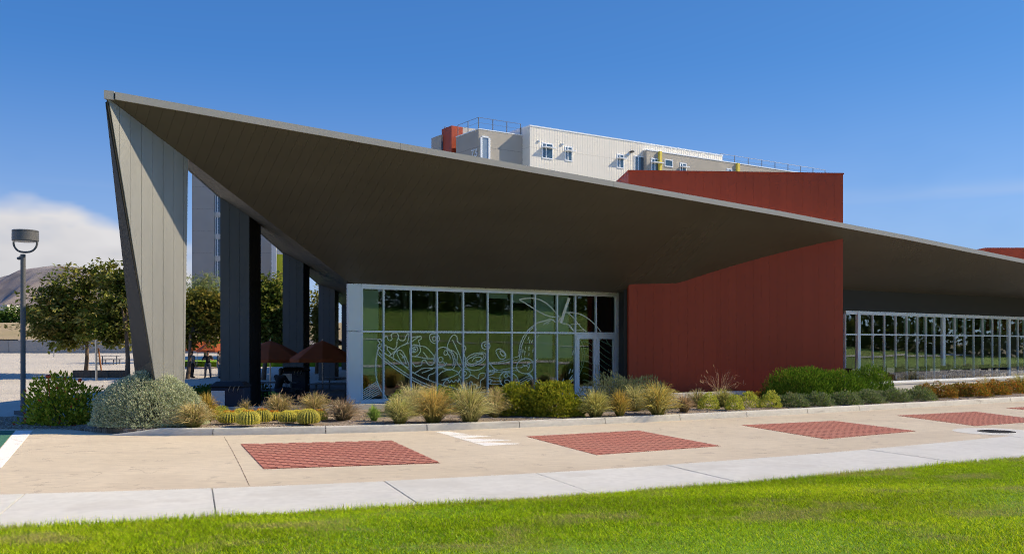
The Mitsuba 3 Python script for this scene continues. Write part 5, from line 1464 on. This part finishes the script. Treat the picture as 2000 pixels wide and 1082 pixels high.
def umbrella(label, px, ytop, yrim, Y, half, mat_='m_orange', base_z=Z_PATIO):
    c = at(px, ytop, Y); zr = at(px, yrim, Y)[2]
    k = thing('patio_umbrella', label, 'umbrella')
    n = 8; R = half
    V, Fc = [[0, 0, c[2]]], []
    for j, f in enumerate((.33, .66, 1.0)):
        for i in range(n * 2):
            a = np.pi * i / n + .2; sag = 1.0 if i % 2 == 0 else .955 - .02 * f
            V.append([math.cos(a) * R * f * sag, math.sin(a) * R * f * sag, c[2] - (c[2] - zr) * (f ** 1.25) * (1.0 if i % 2 == 0 else 1.03)])
    for i in range(n * 2):
        V.append([V[1 + 2 * n * 2 + i][0], V[1 + 2 * n * 2 + i][1], V[1 + 2 * n * 2 + i][2] - .14])
    m_ = n * 2
    for i in range(m_): Fc.append([0, 1 + i, 1 + (i + 1) % m_])
    for j in range(3):
        for i in range(m_):
            a, b = 1 + j * m_ + i, 1 + j * m_ + (i + 1) % m_
            Fc += [[a, a + m_, b + m_], [a, b + m_, b]]
    cm = trimesh.Trimesh(np.array(V) + [c[0], Y, 0], Fc, process=False)
    part(k, 'canopy', cm, mat_)
    part(k, 'pole', tube([[c[0], Y, base_z], [c[0], Y, c[2] + .06]], .024, 8), 'm_steel')
    part(k, 'base', lathe([(.001, 0), (.28, 0), (.28, .05), (.06, .08), (.001, .08)], 20).apply_translation([c[0], Y, base_z]), 'm_black')
    for i in range(n):
        a = np.pi * 2 * i / n + .2
        part(k, 'rib', tube([[c[0], Y, c[2] - .04], [c[0] + math.cos(a) * R * .98, Y + math.sin(a) * R * .98, zr - .02]], .008, 5), 'm_black')
    return c


umbrella('dark orange patio umbrella in the shade just right of the first column', 528, 665, 701, 41.0, 1.55)
umbrella('dark orange patio umbrella in the shade in front of the third column', 630, 665, 700, 38.5, 1.3)
umbrella('sunlit orange umbrella far off between the pylon and the first column', 385, 662, 682, 78.0, 1.9, base_z=plaza_z(78))
umbrella('second sunlit orange umbrella close to the left edge of the first column', 424, 660, 684, 76.0, 1.6, base_z=plaza_z(76))


def picnic(label, x, Y, z, rot=0.0, m1='m_black'):
    M = frame([x, Y, z], [math.cos(rot), math.sin(rot)])
    k = thing('patio_table', label, 'table')
    for i in range(4): part(k, 'table_slat', lbox(M, -.9, .9, -.38 + .19 * i, -.38 + .19 * i + .175, .72, .76), m1)
    for s_ in (-1, 1):
        part(k, 'bench', lbox(M, -.9, .9, s_ * .72 - .14, s_ * .72 + .14, .42, .46), m1)
        part(k, 'leg', cat([lbox(M, s_ * .6 - .03, s_ * .6 + .03, -.04, .04, 0, .72), lbox(M, s_ * .6 - .03, s_ * .6 + .03, -.75, .75, .3, .36), lbox(M, s_ * .6 - .03, s_ * .6 + .03, -.78, -.70, 0, .42), lbox(M, s_ * .6 - .03, s_ * .6 + .03, .70, .78, 0, .42)]), m1)
    return k


picnic('dark patio table under the umbrella by the third column', at(645, 0, 38.5)[0], 38.7, Z_PATIO, .1, 'm_lamp')
picnic('dark patio table where the seated person sits', at(527, 0, 39)[0], 40.2, Z_PATIO, 0, 'm_lamp')
picnic('dark patio table far back beside the glass corner', at(668, 0, 46)[0], 46, Z_PATIO, .2, 'm_lamp')
g = GP(214, 712); picnic('slim metal picnic table in the sun left of the pylon', g[0], g[1], g[2], .05, 'm_lamp')

for lab, px, pb, w, h, Y, ph, pw_ in (('dark recycling bin with a pale poster beside the first column', 434, 0, 1.05, 1.15, 29.9, .78, .43), ('dark recycling bin with a pale poster behind the seated person', 566, 0, 1.1, 1.32, 41.6, .78, .46)):
    k = thing('recycling_bin', lab, 'bin'); X = at(px, 0, Y)[0]; z0 = Z_PATIO
    x0 = X - w * .35
    body = m3.Manifold.batch_hull([m3.Manifold.sphere(.05, 10).translate([a, b, c]) for a in (x0 + .05, x0 + w - .05) for b in (Y + .05, Y + .75) for c in (z0 + .1, z0 + h - .2)])
    part(k, 'body', body, 'm_navy', smooth=35)
    lidm = m3.Manifold.batch_hull([m3.Manifold.sphere(.03, 8).translate([a, b, c]) for a in (x0 - .0, x0 + w) for b in (Y, Y + .8) for c in (z0 + h - .12,)] + [m3.Manifold.sphere(.03, 8).translate([a, b, z0 + h]) for a in (x0 + .12, x0 + w - .12) for b in (Y + .2, Y + .6)])
    part(k, 'lid', lidm, 'm_black', smooth=35)
    px0 = x0 + .02
    part(k, 'poster', bx(px0, px0 + pw_, Y - .02, Y - .008, z0 + h - .25 - ph, z0 + h - .25), 'm_paper')
    ib = Polygon([(px0 + pw_ * .3, z0 + h - .25 - ph * .45), (px0 + pw_ * .72, z0 + h - .25 - ph * .45), (px0 + pw_ * .64, z0 + h - .25 - ph * .62), (px0 + pw_ * .56, z0 + h - .25 - ph * .75), (px0 + pw_ * .62, z0 + h - .25 - ph * .9), (px0 + pw_ * .38, z0 + h - .25 - ph * .9), (px0 + pw_ * .46, z0 + h - .25 - ph * .75), (px0 + pw_ * .36, z0 + h - .25 - ph * .62)])
    im = prism(ib, 0, .003); im.apply_transform(np.array([[1, 0, 0, 0], [0, 0, -1, Y - .02], [0, 1, 0, 0], [0, 0, 0, 1.0]]))
    part(k, 'poster_emblem', im, 'm_grey_print')
    for i in range(3):
        hxx = x0 + .58 + .14 * i
        part(k, 'handle', tube([[hxx, Y, z0 + h - .3], [hxx + .01, Y - .07, z0 + h - .24], [hxx + .05, Y - .07, z0 + h - .12], [hxx + .07, Y, z0 + h - .1]], .012, 6), 'm_steel')

g = GP(188, 744); k = thing('steel_post', 'slim steel post standing beside the tree trunk left of the pylon', 'post')
part(k, 'shaft', tube([g, [g[0], g[1], at(0, 664, g[1])[2]]], .07, 10), 'm_steel'); part(k, 'foot_plate', bx(g[0] - .14, g[0] + .14, g[1] - .14, g[1] + .14, g[2], g[2] + .03), 'm_steel')
g = GP(199, 732); k = thing('tree_stake', 'leaning orange brown tree stake behind the steel post', 'stake')
tp = at(192, 680, g[1]); part(k, 'pole', tube([g, tp], .06, 8), 'm_wood'); part(k, 'tie', tube([tp + [-.3, 0, -.1], tp + [.05, 0, -.1]], .02, 6), 'm_black')
g = GP(105, 698); k = thing('sign_post', 'thin sign post on the plaza before the retaining wall', 'post')
part(k, 'shaft', tube([g, [g[0], g[1], at(0, 668, g[1])[2]]], .05, 6), 'm_steel'); part(k, 'plate', bx(g[0] - .15, g[0] + .15, g[1] - .06, g[1] - .04, at(0, 674, g[1])[2], at(0, 668, g[1])[2]), 'm_steel')
g = GP(170, 735); k = thing('planter_wall', 'dark low planter wall behind the rose bush', 'low wall')
for i in range(3): part(k, 'section', bx(g[0] - .3 + i * 1.2 + .01, g[0] - .3 + (i + 1) * 1.2 - .01, g[1] - 1.5, g[1] - 1.2, g[2] - .2, g[2] + .45), 'm_bark')
q = at(3, 603, 170.0); k = thing('white_shed', 'small white flat roofed hut at the far left edge', 'building')
part(k, 'wall', bx(q[0] - 3, q[0] + .9, 170, 174, 2, q[2] + .2), 'm_paint'); part(k, 'roof', bx(q[0] - 3.2, q[0] + 1.1, 169.8, 174.2, q[2] + .2, q[2] + .7), 'm_walk')


# ------------------------------------------------------------------ people
def bones(J, B, grow=0.0, refine=.03):
    ms = [m3.Manifold.batch_hull([m3.Manifold.sphere(J[a][1] + grow, 14).translate(list(map(float, J[a][0]))), m3.Manifold.sphere(J[b][1] + grow, 14).translate(list(map(float, J[b][0])))]) for a, b in B]
    u = m3.Manifold.batch_boolean(ms, m3.OpType.Add).refine_to_length(refine)
    q = u.to_mesh(); t = trimesh.Trimesh(q.vert_properties[:, :3], q.tri_verts, process=True)
    trimesh.smoothing.filter_taubin(t, iterations=6)
    return t


def person(label, pos, rot, J, shirt, trousers, long_sleeve=False, hair_long=False):
    k = thing('person', label, 'person')
    M = np.eye(4); c, s_ = math.cos(rot), math.sin(rot); M[:2, :2] = [[c, -s_], [s_, c]]; M[:3, 3] = pos
    J = {a: (np.array(p, float), r) for a, (p, r) in J.items()}
    for sd in 'LR':                           # five fingers on each hand
        h, w = J['hand' + sd][0], J['wrist' + sd][0]
        d = (h - w) / np.linalg.norm(h - w); sx = np.cross(d, [0, 1, .2]); sx /= np.linalg.norm(sx)
        for i, o in enumerate((-.03, -.01, .01, .03)):
            J[f'k{i}{sd}'] = (h + d * .03 + sx * o, .010); J[f't{i}{sd}'] = (h + d * (.085 + .012 * (i in (1, 2))) + sx * o * 1.1 + np.cross(sx, d) * .02, .0085)
        J['k4' + sd] = (h - d * .02 + sx * .035, .012); J['t4' + sd] = (h + d * .04 + sx * .06, .010)
    B = [('pelvis', 'belly'), ('belly', 'chest'), ('chest', 'neck'), ('neck', 'head'), ('head', 'chin'), ('head', 'nose'), ('head', 'crown')]
    for sd in 'LR':
        B += [('chest', 'sh' + sd), ('sh' + sd, 'el' + sd), ('el' + sd, 'wrist' + sd), ('wrist' + sd, 'hand' + sd), ('pelvis', 'hip' + sd), ('hip' + sd, 'knee' + sd), ('knee' + sd, 'ank' + sd), ('ank' + sd, 'toe' + sd), ('head', 'ear' + sd)]
        B += [('hand' + sd, f'k{i}{sd}') for i in range(5)] + [(f'k{i}{sd}', f't{i}{sd}') for i in range(5)]
    body = bones(J, B); body.apply_transform(M); part(k, 'body', body, 'm_skin', smooth=True)
    J2 = dict(J); J2['pelvis2'] = (J['pelvis'][0] + [0, 0, .03], J['pelvis'][1])
    Bs = [('pelvis2', 'belly'), ('belly', 'chest')] + [('chest', 'sh' + q_) for q_ in 'LR']
    for q_ in 'LR':
        if long_sleeve: Bs += [('sh' + q_, 'el' + q_), ('el' + q_, 'wrist' + q_)]
        else:
            J2['mid' + q_] = (J['sh' + q_][0] * .35 + J['el' + q_][0] * .65, J['el' + q_][1] + .012); Bs += [('sh' + q_, 'mid' + q_)]
    t = bones(J2, Bs, .018); t.apply_transform(M); part(k, 'shirt', t, shirt, smooth=True)
    t = bones(J, [('pelvis', 'hip' + q_) for q_ in 'LR'] + [('hip' + q_, 'knee' + q_) for q_ in 'LR'] + [('knee' + q_, 'ank' + q_) for q_ in 'LR'], .02); t.apply_transform(M); part(k, 'trousers', t, trousers, smooth=True)
    t = bones(J, [('ank' + q_, 'toe' + q_) for q_ in 'LR'], .014); t.apply_transform(M); part(k, 'shoes', t, 'm_cloth_black', smooth=True)
    hb_ = J['crown'][0]
    J3 = {'a': (hb_ + [0, .02, .012], .098), 'b': (J['head'][0] + [0, .045, .01], .092), 'c': (J['neck'][0] + [0, .05, .06 if not hair_long else -.02], .06)}
    t = bones(J3, [('a', 'b'), ('b', 'c')] if hair_long else [('a', 'b')]); t.apply_transform(M); part(k, 'hair', t, 'm_hair', smooth=True)
    return k


def standing(spread=.1, armL=((.24, .0, 1.12), (.26, -.06, .88), (.26, -.1, .80)), armR=((-.24, .0, 1.12), (-.26, -.06, .88), (-.26, -.1, .80)), stride=.0):
    J = {'pelvis': ((0, 0, .95), .125), 'belly': ((0, -.01, 1.12), .12), 'chest': ((0, 0, 1.33), .125), 'neck': ((0, 0, 1.52), .055), 'head': ((0, -.015, 1.66), .085), 'crown': ((0, 0, 1.70), .088), 'chin': ((0, -.06, 1.59), .035), 'nose': ((0, -.105, 1.645), .014), 'earL': ((.085, 0, 1.65), .018), 'earR': ((-.085, 0, 1.65), .018)}
    for s_, n_, arm in ((1, 'L', armL), (-1, 'R', armR)):
        J |= {'sh' + n_: ((.185 * s_, 0, 1.42), .062), 'el' + n_: (arm[0], .045), 'wrist' + n_: (arm[1], .031), 'hand' + n_: (arm[2], .036),
              'hip' + n_: ((.09 * s_, 0, .9), .095), 'knee' + n_: ((spread * s_, -.02 + stride * s_ * .5, .5), .06), 'ank' + n_: ((spread * 1.15 * s_, .02 + stride * s_, .085), .042), 'toe' + n_: ((spread * 1.25 * s_, -.15 + stride * s_, .035), .034)}
    return J


g = GP(374.5, 738); person('person in a grey top and black trousers standing next to the pylon edge', g, 2.6, standing(.08, ((.24, .05, 1.14), (.18, -.2, 1.05), (.13, -.27, 1.06))), 'm_cloth_grey', 'm_cloth_black')
g = GP(406, 738); person('person in dark clothes with bent elbow standing by the first column', g, .25, standing(.15, ((.33, .03, 1.17), (.22, -.22, 1.2), (.16, -.27, 1.24)), ((-.36, .02, 1.15), (-.24, -.2, 1.22), (-.18, -.26, 1.27))), 'm_cloth_black', 'm_cloth_blue')
g = GP(428.5, 739); person('person half hidden behind the left edge of the first column', g, 1.4, standing(.08), 'm_cloth_blue', 'm_cloth_grey')
sit = {'pelvis': ((0, .05, .52), .14), 'belly': ((0, .0, .70), .14), 'chest': ((0, -.08, .93), .145), 'neck': ((0, -.14, 1.12), .06), 'head': ((0, -.18, 1.25), .088), 'crown': ((0, -.16, 1.29), .09), 'chin': ((0, -.235, 1.18), .036), 'nose': ((0, -.275, 1.235), .014), 'earL': ((.088, -.17, 1.24), .018), 'earR': ((-.088, -.17, 1.24), .018)}
for s_, n_ in ((1, 'L'), (-1, 'R')):
    sit |= {'sh' + n_: ((.21 * s_, -.08, 1.02), .07), 'el' + n_: ((.27 * s_, -.25, .80), .05), 'wrist' + n_: ((.16 * s_, -.47, .80), .034), 'hand' + n_: ((.12 * s_, -.55, .80), .037),
            'hip' + n_: ((.1 * s_, .0, .5), .105), 'knee' + n_: ((.15 * s_, -.45, .5), .068), 'ank' + n_: ((.15 * s_, -.42, .085), .045), 'toe' + n_: ((.16 * s_, -.58, .035), .035)}
pz = at(541, 0, 38.6)
person('seated person in a dark top bending over the patio table', [pz[0], 38.9, Z_PATIO], math.pi * .86, sit, 'm_cloth_black', 'm_cloth_blue', long_sleeve=True, hair_long=True)
